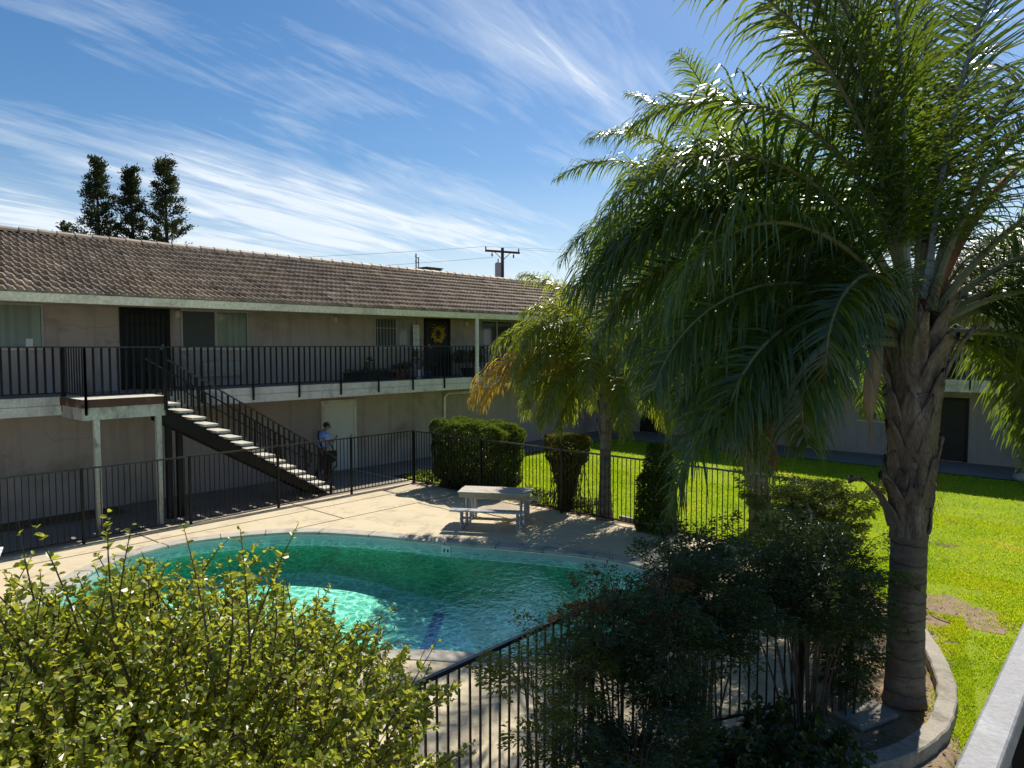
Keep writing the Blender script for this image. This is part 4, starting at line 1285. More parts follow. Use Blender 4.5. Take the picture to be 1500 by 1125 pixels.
def frond(root, base, az, el, L, droop, mat, pet, leaf=.62, npair=92, bare=.16, rstart=.028, wid=.026, hang=1.0, label=None):
    """One feather frond: arching rachis plus drooping leaflets standing in several planes."""
    d0 = math.cos(R(az)) * RT + math.sin(R(az)) * FW
    side = np.cross(d0, UPV)
    m = 28
    pts = [np.array(base, float)]; tang = []
    bend = RNG.normal(0, .12)
    for i in range(m):
        t = (i + .5) / m
        e = R(el) - R(droop) * t ** 1.45
        a = bend * t * t
        d = (d0 * math.cos(a) + side * math.sin(a)) * math.cos(e) + UPV * math.sin(e)
        tang.append(d); pts.append(pts[-1] + d * L / m)
    pts = np.array(pts); tang = np.array(tang + [tang[-1]])
    tl = np.linspace(0, 1, m + 1)
    rad = rstart * (1 - tl) ** .8 + .003 + rstart * .9 * np.exp(-tl * 14)
    st = MB().tube(pts, rad, 6)
    fr = st.build('frond', pet, root)
    if label: fr['label'] = label
    n = npair * 2
    t = bare + (1 - bare) * (np.arange(n) // 2 + RNG.uniform(0, 1, n)) / npair
    t = np.clip(t, 0, .995)
    fi = t * m; i0 = np.clip(fi.astype(int), 0, m - 1); fr_ = (fi - i0)[:, None]
    P = pts[i0] * (1 - fr_) + pts[i0 + 1] * fr_
    Tn = tang[i0]
    S = norm(np.cross(Tn, np.broadcast_to(UPV, Tn.shape)) + 1e-6 * side)
    Un = np.cross(S, Tn)
    tw = RNG.normal(0, .30)
    S, Un = S * math.cos(tw) + Un * math.sin(tw), Un * math.cos(tw) - S * math.sin(tw)
    hang = hang * RNG.uniform(.7, 1.2)
    sg = np.where(np.arange(n) % 2 == 0, 1., -1.)[:, None]
    plane = RNG.choice([-.35, .1, .55], n)[:, None] + RNG.normal(0, .12, (n, 1))
    tt = (t - bare) / (1 - bare)
    fwd = (.45 + .75 * tt)[:, None] + RNG.normal(0, .22, (n, 1))
    D = norm(S * sg + Un * plane + Tn * fwd)
    ll = leaf * (np.sin(np.clip(tt * .86 + .14, 0, 1) * math.pi) ** .55 * .8 + .2) * RNG.uniform(.62, 1.12, n)
    seg = 4
    down = np.array((0, 0, -1.))
    cur = P.copy(); rows = []
    for k in range(seg + 1):
        w = wid * (1.0, 1.0, .9, .6, .08)[k] * (.6 + .4 * np.sin(tt * math.pi))
        g = norm(np.cross(D, Un + .35 * RNG.normal(size=(n, 3)) * 0))
        rows.append((cur.copy(), np.cross(D, norm(np.cross(D, S * .3 + Un))), w.copy(), D.copy()))
        if k < seg:
            cur = cur + D * (ll / seg)[:, None]
            D = norm(D + down * hang * (.16 + .22 * k) * RNG.uniform(.45, 1.5, (n, 1)))
    V = []
    for (c, _, w, d) in rows:
        b = norm(np.cross(d, Tn) + 1e-6)          # blade normal lies across the rachis
        lat = norm(np.cross(d, b))
        V.append(c + lat * (w / 2)[:, None]); V.append(c - lat * (w / 2)[:, None])
    V = np.stack(V, 1).reshape(-1, 3)
    K = np.arange(n) * (2 * (seg + 1))
    F = np.concatenate([np.stack([K + 2 * j, K + 2 * j + 1, K + 2 * j + 3, K + 2 * j + 2], 1) for j in range(seg)])
    MB().add(V, F.tolist()).build('leaflets', mat, fr)
    return fr

def palm_trunk(root, x, y, prof, rings, lean=(0, 0)):
    """ringed trunk: prof list of (z, r)"""
    zs = np.arange(0, prof[-1][0] + .001, .04)
    rs = np.interp(zs, [p[0] for p in prof], [p[1] for p in prof])
    n = 20; V = []; F = []
    for i, z in enumerate(zs):
        k = (z % .21) / .21
        rr = rs[i] * (1 + (.045 * (k > .86) - .02 * (k < .12)) * (z < rings))
        for j in range(n):
            t = 2 * math.pi * j / n
            q = rr * (1 + .02 * math.sin(3 * t + z * 2) + RNG.normal(0, .006))
            V.append((x + lean[0] * z + q * math.cos(t), y + lean[1] * z + q * math.sin(t), z + .012 * math.sin(t * 2 + z * 5)))
    for i in range(len(zs) - 1):
        for j in range(n):
            F.append((i * n + j, i * n + (j + 1) % n, (i + 1) * n + (j + 1) % n, (i + 1) * n + j))
    F.append(tuple((len(zs) - 1) * n + j for j in range(n)))
    return MB().add(V, F).build('trunk', M['bark'], root, smooth=True)

def boot(root, c, az, z, r, length, width, flare, mat):
    """old leaf base: a tapering, slightly cupped plate that hugs the trunk at its foot and leans away above"""
    d = np.array((math.cos(az), math.sin(az), 0)); s = np.array((-d[1], d[0], 0))
    V = []; m = 9; q = 6
    tap = RNG.uniform(.5, .95); pw = RNG.uniform(.6, 1.6); skew = RNG.normal(0, .07)
    for i in range(m):
        t = i / (m - 1)
        w = width * (1 - tap * t ** pw) * (1 + .12 * math.sin(t * 7 + az * 3))
        off = r + .008 + flare * t ** 1.6 * length
        hz = z + length * t * math.sqrt(max(.15, 1 - (flare * t) ** 2))
        for k in range(q):
            u = -1 + 2 * k / (q - 1)
            wrap = (1 - t) * .75 + .15
            p = np.array(c) + d * (off - (1 - math.cos(u * w / max(r, .1) * wrap)) * r * wrap + RNG.normal(0, .006)) + s * (u * w + skew * t * t)
            V.append((p[0], p[1], hz + RNG.normal(0, .008) + (RNG.normal(-.02, .045) if i == m - 1 else 0)))
    top = np.array(V)
    inn = top - d * .028
    n = m * q
    F = []
    for i in range(m - 1):
        for k in range(q - 1):
            a = i * q + k
            F.append((a, a + 1, a + q + 1, a + q)); F.append((n + a, n + a + q, n + a + q + 1, n + a + 1))
    for i in range(m - 1):
        a = i * q; F.append((a, a + q, n + a + q, n + a))
        a = i * q + q - 1; F.append((a + q, a, n + a, n + a + q))
    for k in range(q - 1):
        a = (m - 1) * q + k; F.append((a, a + 1, n + a + 1, n + a))
    return MB().add(np.concatenate([top, inn]), F).build('leaf_base', mat, root, smooth=True)

# near palm
px_, py_ = 8.72, 1.94
P1 = empty('palm_tree', (px_, py_, 0), 'largest nearest palm with ringed grey trunk and peeling leaf bases at right', 'palm tree', 'feather palms round the pool')
palm_trunk(P1, px_, py_, [(0, .235), (.15, .205), (.8, .19), (1.9, .185), (2.3, .195), (2.8, .215), (3.5, .235), (3.9, .20), (4.1, .15), (4.25, .07)], 2.2)
for i in range(40):
    z = 1.85 + i * .052 + RNG.uniform(-.04, .04); az = 2.4 * i + .4 + RNG.normal(0, .25)
    r = float(np.interp(z, [1.9, 2.3, 2.8, 3.6, 4.0], [.186, .195, .212, .232, .205]))
    boot(P1, (px_, py_, 0), az, z, r, RNG.uniform(.38, .78), RNG.uniform(.10, .17), max(-.02, RNG.normal(.06, .07)), M['boot'] if RNG.random() < .65 else M['bark'])
for i in range(22):
    az = 2.4 * i + RNG.normal(0, .2); z = RNG.uniform(3.3, 3.95)
    boot(P1, (px_, py_, 0), az, z, float(np.interp(z, [3.2, 3.6, 4.0], [.225, .225, .18])), RNG.uniform(.6, 1.0), RNG.uniform(.08, .13), RNG.uniform(.05, .45), M['boot'] if i % 3 else M['petiole'])
camleft = math.atan2(-RT[1], -RT[0])
for az, z, ln_, fl in ((camleft + .1, 1.98, .80, .66), (camleft + .45, 2.12, .62, .55), (camleft - .2 + math.pi / 2, 1.92, .6, .12), (camleft + math.pi, 2.3, .7, .16), (camleft + .9, 1.9, .62, .1), (camleft + .35, 2.85, .7, .25)):
    boot(P1, (px_, py_, 0), az, z, .20, ln_, .12, fl, M['boot'])
fibm = MB()
for i in range(2600):
    a = RNG.uniform(0, 6.28); z = RNG.choice([RNG.uniform(2.2, 4.3), RNG.uniform(3.6, 4.75)]); r = RNG.uniform(.14, .29)
    p = np.array((px_ + r * math.cos(a), py_ + r * math.sin(a), z))
    d = np.array((-math.sin(a), math.cos(a), RNG.uniform(-1.6, .6))) * RNG.uniform(.06, .2)
    q = p + d + np.array((math.cos(a), math.sin(a), -.4)) * RNG.uniform(0, .09)
    fibm.add([p, p + np.array((.006, .006, 0)), q], [(0, 1, 2)])
fo = fibm.build('trunk_fibre', M['fibre'], P1)
crown = (px_ + .02, py_, 4.12)
G, RU, GY = M['petiole'], M['petiole_rust'], M['petiole_grey']
spec1 = [
    # az, el, L, droop, petiole, leaf
    (175, 89, 5.3, 12, GY, 1.1), (20, 84, 5.0, 30, GY, 1.05), (150, 87, 5.2, 26, G, 1.1), (60, 82, 5.0, 44, G, 1.05), (12, 64, 4.6, 88, RU, .9), (350, 58, 4.1, 106, G, .85),
    (172, 78, 4.2, 108, G, 1.0), (176, 57, 4.2, 114, G, 1.0), (190, 48, 4.1, 112, G, 1.0), (180, 40, 3.9, 106, RU, 1.0),
    (184, 52, 4.1, 112, G, 1.0), (196, 60, 4.3, 116, G, 1.0), (160, 52, 4.2, 112, G, 1.0), (172, 70, 4.0, 110, G, 1.0),
    (166, 33, 3.5, 102, G, .95), (178, 20, 2.9, 100, G, .95), 
    (168, 86, 5.2, 42, G, 1.0), (186, 83, 4.9, 58, G, 1.0), (120, 86, 5.2, 38, G, 1.0), (10, 78, 5.0, 62, G, .95), (178, 81, 5.0, 68, G, 1.0), (200, 6, 3.7, 84, G, .8), (192, 22, 3.0, 140, RU, .75),
    (192, 31, 3.5, 106, G, .9), (206, 18, 3.1, 100, G, .85), (170, 24, 3.3, 102, G, .85), (186, 11, 3.1, 94, G, .85), (197, 20, 2.9, 146, G, .8), (150, 30, 3.5, 106, G, .85), (203, 44, 4.0, 114, G, .95), (181, 48, 4.3, 112, G, .95), (8, 26, 3.2, 118, G, .85), (16, 32, 3.3, 120, G, .85),
    (201, 32, 2.9, 150, G, .8), (214, 22, 2.7, 142, G, .8), (222, 40, 2.6, 150, G, .8), (345, 32, 3.0, 126, G, .85), (22, 8, 2.8, 112, G, .85), (356, 46, 3.4, 122, G, .85), (30, 50, 3.6, 114, G, .85),
    (150, 45, 4.0, 110, G, .95), (135, 58, 4.4, 110, G, .95), (120, 38, 4.3, 100, G, .95), (100, 60, 4.6, 104, G, .95),
    (80, 40, 4.3, 96, G, .95), (60, 66, 4.6, 106, G, .95), (40, 44, 4.2, 98, G, .9), (18, 44, 4.0, 102, G, .9), (10, 22, 3.2, 114, G, .9), (352, 8, 2.5, 104, G, .85), (5, 32, 3.5, 112, G, .9),
    (30, 14, 2.9, 108, G, .85), (70, 16, 3.2, 98, G, .85), (110, 12, 3.2, 94, G, .85), (95, 82, 4.9, 62, G, 1.0),
    (45, 80, 4.7, 78, G, .95), (335, 78, 4.5, 84, G, .9), 
]
for i, (az, el, L, dr, pet, lf) in enumerate(spec1):
    a = math.radians(az)
    b = np.array(crown) + (math.cos(a) * RT + math.sin(a) * FW) * (.12 if el > 60 else .19) + UPV * (.45 * (el / 90) - .12 + RNG.uniform(-.05, .1))
    frond(P1, b, az + RNG.normal(0, 2), el, L, dr, M['palm'], pet, lf, 140 if el < 80 else 140, .17 if el < 80 else .11, .062 if pet is RU and az < 90 else .036, .029, .45 if el > 83 else 1.45)
# dry spathe hanging from the crown
sp = MB(); pts = []; 
b = np.array((px_, py_, 4.05)) - RT * .42 - FW * .05
V = []; q = 6
for i in range(12):
    t = i / 11
    c = b - RT * (.10 * math.sin(t * 2.2)) + UPV * (-1.15 * t) + RT * .03 * t
    w = .085 * math.sin(min(1, t * 1.1 + .12) * math.pi) ** .7 + .004
    for k in range(q):
        u = -1 + 2 * k / (q - 1)
        V.append(c + RT * u * w - FW * (.06 * (1 - u * u)) * (1 - t * .6))
F = [(i * q + k, i * q + k + 1, (i + 1) * q + k + 1, (i + 1) * q + k) for i in range(11) for k in range(q - 1)]
V = np.array(V); n = len(V)
sp.add(np.concatenate([V, V + FW * .012]), F + [tuple(n + j for j in reversed(f)) for f in F])
sp.build('flower_sheath', M['spathe'], P1, smooth=True)

# slim palm by the pool fence
P2 = empty('palm_tree', (13.42, 9.24, 0), 'small slim palm with one yellow drooping frond beside the pool fence', 'palm tree', 'feather palms round the pool')
palm_trunk(P2, 13.42, 9.24, [(0, .22), (.2, .16), (1.0, .13), (2.0, .125), (2.7, .14), (3.2, .14), (3.5, .08)], 1.7)
for i in range(14):
    boot(P2, (13.42, 9.24, 0), 2.4 * i, 1.75 + i * .09, .125, RNG.uniform(.35, .5), .08, RNG.uniform(.05, .25), M['boot'])
c2 = (13.42, 9.24, 3.25)
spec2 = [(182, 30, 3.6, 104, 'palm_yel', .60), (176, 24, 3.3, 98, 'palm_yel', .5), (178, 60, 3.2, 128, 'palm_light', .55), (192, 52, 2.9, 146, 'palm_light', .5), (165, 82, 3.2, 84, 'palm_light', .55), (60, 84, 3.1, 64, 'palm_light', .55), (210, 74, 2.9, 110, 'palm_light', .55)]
for k_, (el_, n_, L_, d_) in enumerate(((66, 7, 2.9, 138), (44, 8, 2.7, 140), (22, 8, 2.4, 122), (2, 7, 2.0, 98))):
    spec2 += [(360 * (q_ + .4 * k_) / n_ + 8, el_, L_, d_, 'palm_light', .5) for q_ in range(n_)]
for az, el, L, dr, mt, lf in spec2:
    a = math.radians(az)
    b = np.array(c2) + (math.cos(a) * RT + math.sin(a) * FW) * .1 + UPV * (.35 * el / 90 - .1)
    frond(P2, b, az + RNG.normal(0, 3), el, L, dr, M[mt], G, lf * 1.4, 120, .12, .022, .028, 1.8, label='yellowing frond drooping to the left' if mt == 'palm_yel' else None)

# tall palm on the lawn behind the near one
x3, y3 = 14.9, 6.15
P3 = empty('palm_tree', (x3, y3, 0), 'middle palm on the lawn with rusty hanging fibre skirt behind the near palm', 'palm tree', 'feather palms round the pool')
ln3 = -RT * .13
palm_trunk(P3, x3, y3, [(0, .3), (.3, .25), (1.2, .23), (2.2, .25), (3.6, .3), (4.8, .26), (5.6, .16), (5.9, .08)], 1.2, (ln3[0], ln3[1]))
for i in range(22):
    boot(P3, (x3 + ln3[0] * (1.1 + i * .17), y3 + ln3[1] * (1.1 + i * .17), 0), 2.4 * i, 1.0 + i * .17, .25, RNG.uniform(.5, .75), .15, RNG.uniform(.04, .2), M['boot'])
fb_ = MB()
for i in range(700):
    b = np.array((x3, y3, 0)) + ln3 * 2 + RT * (.30 + RNG.normal(0, .09)) - FW * RNG.uniform(-.1, .25)
    z0 = RNG.uniform(1.3, 2.9); L = RNG.uniform(.3, .8)
    p = b + UPV * z0; q = p + UPV * -L + RT * RNG.normal(0, .04) + FW * RNG.normal(0, .04)
    fb_.add([p, p + RT * .010, q], [(0, 1, 2)])
fb_.build('fibre_skirt', M['fibre'], P3)
c3 = (x3 + ln3[0] * 5.5, y3 + ln3[1] * 5.5, 5.6)
k = 0
for el, cnt, L, dr in ((84, 5, 4.6, 70), (68, 8, 4.6, 104), (46, 8, 4.2, 102), (26, 7, 3.8, 100), (6, 5, 3.0, 90)):
    for i in range(cnt):
        az = 360 * (i + .37 * k) / cnt + 12
        a = math.radians(az)
        if 120 < az % 360 < 240: L_ = L * .98
        else: L_ = L
        b = np.array(c3) + (math.cos(a) * RT + math.sin(a) * FW) * .16 + UPV * (.5 * el / 90 - .1)
        frond(P3, b, az + RNG.normal(0, 5), el + RNG.normal(0, 3), L_ * RNG.uniform(.92, 1.05), dr * RNG.uniform(.92, 1.08), M['palm'], G, .85, 110, .13, .034, .030, 1.4)
    k += 1

# ------------------------------------------------------------------ shrubs
def leafy_bush(root, C, rad, ntw, nlf, mat, twl=(.25, .5), lsize=(.032, .05), power=2.6, shell=.5, zmin=.3, sprigs=(), stems=9):
    """Twigs start inside a rounded volume, leaves alternate along each twig."""
    C = np.array(C, float); rad = np.array(rad, float)
    tw = MB(); lf = MB()
    d = rdir(ntw)
    d[:, 2] = np.where(d[:, 2] < -.35, -d[:, 2], d[:, 2])
    k = (np.abs(d[:, 0]) ** power + np.abs(d[:, 1]) ** power + np.abs(d[:, 2]) ** power) ** (-1 / power)
    rr = (shell + (1 - shell) * RNG.uniform(0, 1, ntw) ** .7)[:, None]
    lump = 1 + .10 * np.sin(d[:, 0] * 7 + 1) * np.cos(d[:, 1] * 6) + .07 * np.sin(d[:, 2] * 11 + d[:, 0] * 5)
    P0 = C + d * (k * lump)[:, None] * rad * rr
    P0[:, 2] = np.maximum(P0[:, 2], zmin)
    dirs = norm(d * np.array((1, 1, .6)) + np.array((0, 0, .65)) + RNG.normal(0, .45, (ntw, 3)))
    Ls = RNG.uniform(*twl, ntw)
    allp = [(P0[i], dirs[i], Ls[i], nlf, 1.0) for i in range(ntw)]
    for (a, b, n_) in sprigs:
        a = np.array(a, float); b = np.array(b, float)
        allp.append((a, (b - a) / np.linalg.norm(b - a), np.linalg.norm(b - a), n_, 1.15))
    LP = []; LD = []; LU = []; LL = []
    for (p, dd, L, n_, sc) in allp:
        bend = RNG.normal(0, .14, 3) + np.array((0, 0, -.06))
        tpos = np.linspace(0, 1, 5)
        pts = np.array([p + dd * L * t + bend * L * t * t for t in tpos])
        tw.tube(pts, np.linspace(.0045 * (1 + L), .0016, 5), 3, cap=False)
        t = np.sort(RNG.uniform(.08, 1.0, n_))
        q = p + dd * (L * t)[:, None] + bend * (L * t * t)[:, None]
        ref = norm(np.cross(dd, RNG.normal(size=3)))
        ref2 = np.cross(dd, ref)
        ph = np.arange(n_) * 2.4 + RNG.uniform(0, 6)
        ld = np.cos(ph)[:, None] * ref + np.sin(ph)[:, None] * ref2 + dd * .55 + RNG.normal(0, .25, (n_, 3))
        LP.append(q); LD.append(ld); LU.append(np.array((0, 0, 1.)) + RNG.normal(0, .55, (n_, 3)))
        LL.append(RNG.uniform(*lsize, n_) * sc * (1.0 - .35 * (t > .85)))
    LP = np.concatenate(LP); LD = np.concatenate(LD); LU = np.concatenate(LU); LL = np.concatenate(LL)
    leaves(lf, LP, LD, LU, LL, LL * RNG.uniform(.66, .88, len(LL)), .2, .10)
    for i in range(stems):
        a = RNG.uniform(0, 6.28); q = C + np.array((math.cos(a) * rad[0], math.sin(a) * rad[1], 0)) * RNG.uniform(.2, .7)
        q[2] = C[2] + rad[2] * RNG.uniform(.1, .6)
        b = np.array((C[0] + RNG.normal(0, .03), C[1] + RNG.normal(0, .03), 0.))
        mid = b * .5 + q * .5 + RNG.normal(0, .08, 3)
        tw.tube([b, b * .7 + mid * .3, mid, q], [.022, .018, .013, .006], 5)
    tw.build('branches', M['twig'], root)
    lf.build('foliage', mat, root)

B1 = empty('leafy_shrub', (.95, 3.0, 0), 'big sunlit yellow green shrub filling the lower left corner', 'shrub')
leafy_bush(B1, (.88, 3.22, 1.60), (1.46, 1.12, 1.27), 4600, 22, M['bush'], (.14, .34), (.020, .039), 2.7, .4, .6, sprigs=[
    ((1.0, 2.98, 2.65), (.93, 3.07, 3.40), 50), ((1.02, 2.95, 2.65), (.88, 3.02, 3.36), 40), ((.98, 3.0, 2.7), (1.0, 3.05, 3.26), 30), ((1.30, 2.7, 2.5), (1.46, 2.62, 3.36), 52), ((1.36, 2.65, 2.6), (1.38, 2.66, 3.32), 40), ((1.4, 2.6, 2.6), (1.55, 2.55, 3.24), 44), ((1.28, 2.7, 2.6), (1.4, 2.7, 3.2), 40), ((1.1, 2.9, 2.65), (1.08, 2.95, 3.2), 36), ((.7, 3.1, 2.65), (.78, 3.1, 3.22), 36), ((.9, 3.0, 2.7), (.83, 3.08, 3.3), 36), ((1.25, 2.72, 2.6), (1.24, 2.8, 3.24), 34),
    ((1.5, 2.55, 2.5), (1.56, 2.58, 3.14), 22), ((.8, 3.05, 2.75), (.66, 3.14, 3.24), 22), ((.75, 3.05, 2.75), (.55, 3.2, 3.16), 22), ((1.7, 2.4, 2.45), (1.85, 2.40, 2.80), 24),
    ((1.75, 2.3, 2.4), (1.98, 2.27, 2.66), 22), ((1.1, 2.85, 2.7), (1.12, 2.8, 3.06), 18), ((1.25, 2.75, 2.65), (1.22, 2.82, 3.05), 18), ((1.6, 2.5, 2.45), (1.7, 2.48, 2.92), 20)])

def bamboo(label, x, y, h, ncane, spread, mat, top=None, dens=8, tilt=(0, 0), nl=118, zlo=.57, lsz=(.034, .060)):
    root = empty('bamboo_shrub', (x, y, 0), label, 'shrub', 'heavenly bamboo shrubs by the near fence')
    cn = MB(); lf = MB(); lt = MB()
    LP, LD, LU, LL, TOP = [], [], [], [], []
    for i in range(ncane):
        a = RNG.uniform(0, 6.28); r0 = RNG.uniform(0, .22); r1 = spread * math.sqrt(RNG.uniform(.02, 1))
        hh = h * RNG.uniform(.72, 1.0) * (1 - .12 * (r1 / spread) ** 2)
        p = np.array((x + math.cos(a) * r0, y + math.sin(a) * r0, 0)); q = np.array((x + math.cos(a) * r1 + tilt[0], y + math.sin(a) * r1 + tilt[1], hh))
        mid = p * .45 + q * .55 + np.array((-math.cos(a), -math.sin(a), .25)) * r1 * .25
        ts = np.linspace(0, 1, 7)
        pts = np.array([(1 - t) ** 2 * p + 2 * t * (1 - t) * mid + t * t * q for t in ts])
        cn.tube(pts, np.linspace(.013, .005, 7), 5)
        for s in range(dens):
            t = zlo + (1 - zlo) * (s + RNG.uniform(.2, 1)) / dens
            b = (1 - t) ** 2 * p + 2 * t * (1 - t) * mid + t * t * q
            aa = RNG.uniform(0, 6.28); L = RNG.uniform(.28, .5)
            dd = np.array((math.cos(aa), math.sin(aa), RNG.uniform(.1, .8))); dd /= np.linalg.norm(dd)
            sd = np.cross(dd, UPV); sd /= np.linalg.norm(sd)
            tip = b + dd * L + np.array((0, 0, -.10))
            cn.tube([b, b + dd * L * .55, tip], [.004, .003, .0015], 3, cap=False)
            tt = RNG.uniform(.25, 1.05, nl); sg = RNG.choice([-1., 1.], nl)
            off = RNG.uniform(.02, .2, nl) * (1.15 - .6 * tt)
            Q = b + dd * (L * tt)[:, None] + sd * (sg * off)[:, None] + np.array((0, 0, -1)) * (.10 * tt * tt + .5 * off * off + RNG.normal(0, .02, nl))[:, None]
            LP.append(Q); LD.append(dd * .8 + sd * (sg * .8)[:, None] + RNG.normal(0, .4, (nl, 3)) + np.array((0, 0, -.25)))
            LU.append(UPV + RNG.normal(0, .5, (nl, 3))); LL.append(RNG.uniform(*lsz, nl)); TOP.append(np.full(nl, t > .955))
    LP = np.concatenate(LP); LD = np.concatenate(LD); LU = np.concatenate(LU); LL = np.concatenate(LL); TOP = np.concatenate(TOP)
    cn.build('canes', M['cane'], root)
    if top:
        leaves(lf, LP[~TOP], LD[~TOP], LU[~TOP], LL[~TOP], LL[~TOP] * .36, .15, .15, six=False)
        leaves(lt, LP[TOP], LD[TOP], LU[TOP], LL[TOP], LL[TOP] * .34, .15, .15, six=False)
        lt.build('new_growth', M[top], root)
    else:
        leaves(lf, LP, LD, LU, LL, LL * .34, .15, .15, six=False)
    lf.build('foliage', mat, root)
    return root
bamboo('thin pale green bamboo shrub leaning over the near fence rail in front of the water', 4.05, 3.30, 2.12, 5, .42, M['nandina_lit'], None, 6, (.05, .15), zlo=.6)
bamboo('bamboo shrub with reddish tips in front of the water', 4.85, 3.15, 2.32, 12, .60, M['nandina'], 'nandina_red', 10)
bamboo('lower dark bamboo shrub in front of the near fence under the reddish one', 4.35, 2.75, 1.55, 12, .55, M['nandina'], None, 11, zlo=.2)
bamboo('tall dense dark bamboo shrub with bare canes left of centre between reddish one and palm', 5.95, 3.0, 2.50, 16, .62, M['nandina'], None, 10, zlo=.60)
bamboo('widest dense bamboo shrub with bare canes just left of the near palm', 7.25, 2.50, 2.42, 20, .82, M['nandina'], None, 11, (.0, .12), zlo=.60)
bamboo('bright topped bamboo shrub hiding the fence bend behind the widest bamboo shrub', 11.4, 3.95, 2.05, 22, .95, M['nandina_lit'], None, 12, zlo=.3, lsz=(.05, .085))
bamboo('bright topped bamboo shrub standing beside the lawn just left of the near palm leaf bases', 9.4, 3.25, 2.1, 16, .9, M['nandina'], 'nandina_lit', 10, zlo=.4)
bamboo('narrow leafy bamboo shrub touching the left side of the near palm trunk', 7.95, 2.36, 1.85, 10, .34, M['nandina'], 'nandina_lit', 10, zlo=.15)
for (x, y, rr, lab) in ((5.6, 2.55, .55, 'low dark leafy plant at the bottom edge below the tall bamboo shrub'), (6.35, 2.35, .5, 'low broad leafed plant between the bamboo canes near the bottom edge'), (5.0, 2.35, .5, 'low dark leafy plant at the bottom edge under the reddish bamboo shrub')):
    r_ = empty('low_plant', (x, y, 0), lab, 'plant', 'low plants in the near bed')
    leafy_bush(r_, (x, y, .2), (rr, rr, .32), 110, 12, M['nandina'], (.15, .3), (.05, .085), 2.2, .3, .05, stems=9)

def hedge_block(root, boxes, n, mat, lsize=(.035, .06), inner=True):
    """Clipped hedge: leaves crowd the faces of a rounded block; fine twigs and a leafy core behind them."""
    lf = MB(); tw = MB()
    tot = sum(b[6] for b in boxes)
    for (x0, x1, y0, y1, z0, z1, wgt, flare) in boxes:
        m = int(n * wgt / tot)
        c = np.array(((x0 + x1) / 2, (y0 + y1) / 2, (z0 + z1) / 2)); h = np.array(((x1 - x0) / 2, (y1 - y0) / 2, (z1 - z0) / 2))
        u = RNG.uniform(-1, 1, (m, 3))
        ax = RNG.choice(3, m, p=[.36, .28, .36]); sgn = RNG.choice([-1., 1.], m)
        depth = 1 - np.abs(RNG.normal(0, .13, m)) 
        u[np.arange(m), ax] = sgn * depth
        p6 = (np.abs(u) ** 8).sum(1) ** (-1 / 8)
        u *= np.minimum(1, p6)[:, None]
        bump = 1 + .05 * np.sin(u[:, 0] * 5 + u[:, 1] * 7) + .04 * np.sin(u[:, 1] * 13 + u[:, 2] * 9 + 2)
        fl = 1 + flare * (u[:, 2:3])
        P = c + u * h * bump[:, None] * np.concatenate([fl, fl, np.ones((m, 1))], 1)
        nd = u ** 5 + RNG.normal(0, .45, (m, 3))
        leaves(lf, P, nd + np.array((0, 0, .3)), norm(u ** 3) + RNG.normal(0, .6, (m, 3)) + np.array((0, 0, .5)), RNG.uniform(*lsize, m), RNG.uniform(.03, .05, m), .2, .1, six=False)
        for i in range(60):
            q = P[RNG.integers(m)]; b = np.array((c[0] + RNG.normal(0, h[0] * .3), c[1] + RNG.normal(0, h[1] * .6), 0.))
            tw.tube([b, b * .5 + (q * .5 + c * 0) , q], [.014, .009, .003], 4, cap=False)
    tw.build('branches', M['twig'], root)
    lf.build('foliage', mat, root)
H1 = empty('hedge', (14.0, 13.7, 0), 'large clipped block hedge behind the picnic table', 'hedge')
hedge_block(H1, [(13.32, 14.45, 12.55, 15.1, .22, 1.84, 10, .05), (13.5, 14.3, 12.8, 14.9, .0, .5, 2, .0)], 44000, M['hedge'], (.055, .085))
H2 = empty('topiary_shrub', (13.75, 10.55, 0), 'small vase shaped clipped shrub with reddish top right of the block hedge', 'shrub')
hedge_block(H2, [(13.4, 14.1, 10.15, 11.02, 1.15, 1.76, 4, .1), (13.52, 13.95, 10.34, 10.85, .55, 1.22, 3, .3), (13.6, 13.86, 10.45, 10.75, .02, .7, 2, .1)], 13000, M['topiary'], (.05, .075))
H3 = empty('ivy_shrub', (13.25, 7.75, 0), 'ivy covered upright shrub growing through the lawn fence right of the slim palm', 'shrub')
hedge_block(H3, [(12.95, 13.5, 7.45, 8.1, .05, 1.2, 4, -.1), (13.02, 13.45, 7.5, 7.95, 1.1, 1.85, 2, -.25)], 9000, M['hedge'], (.06, .10))
for x, y, r_, lab in ((13.7, 11.6, .4, 'low ivy clump at the fence foot under the block hedge'), (13.65, 9.9, .42, 'low ivy clump at the fence foot between topiary shrub and slim palm'), (13.5, 15.5, .3, 'low ivy clump at the corner post of the pool fence')):
    e = empty('ivy_clump', (x, y, 0), lab, 'plant', 'ivy clumps along the lawn fence')
    leafy_bush(e, (x, y, .10), (r_ * .8, r_ * 1.5, .18), 80, 9, M['hedge'], (.1, .2), (.04, .07), 2.2, .2, .03, stems=7)
e = empty('leafy_shrub', (26.2, 1.4, 0), 'dark round shrub by the far wing path at the right edge', 'shrub')
leafy_bush(e, (26.1, 1.5, .7), (.8, 1.1, .95), 420, 13, M['nandina'], (.2, .4), (.06, .10), 2.2, .4, .1, stems=5)
e = empty('leafy_shrub', (25.6, 11.6, 0), 'sunlit yellow green shrub in front of the far wing behind the palms', 'shrub')
leafy_bush(e, (25.7, 11.6, 1.7), (.9, 1.2, 1.7), 520, 12, M['bush'], (.3, .6), (.09, .14), 2.2, .3, .1, stems=6)
rk = [(25.3, 2.75, .2), (25.45, 2.45, .16), (25.2, 2.25, .14), (25.5, 2.1, .2), (25.25, 1.9, .13)]
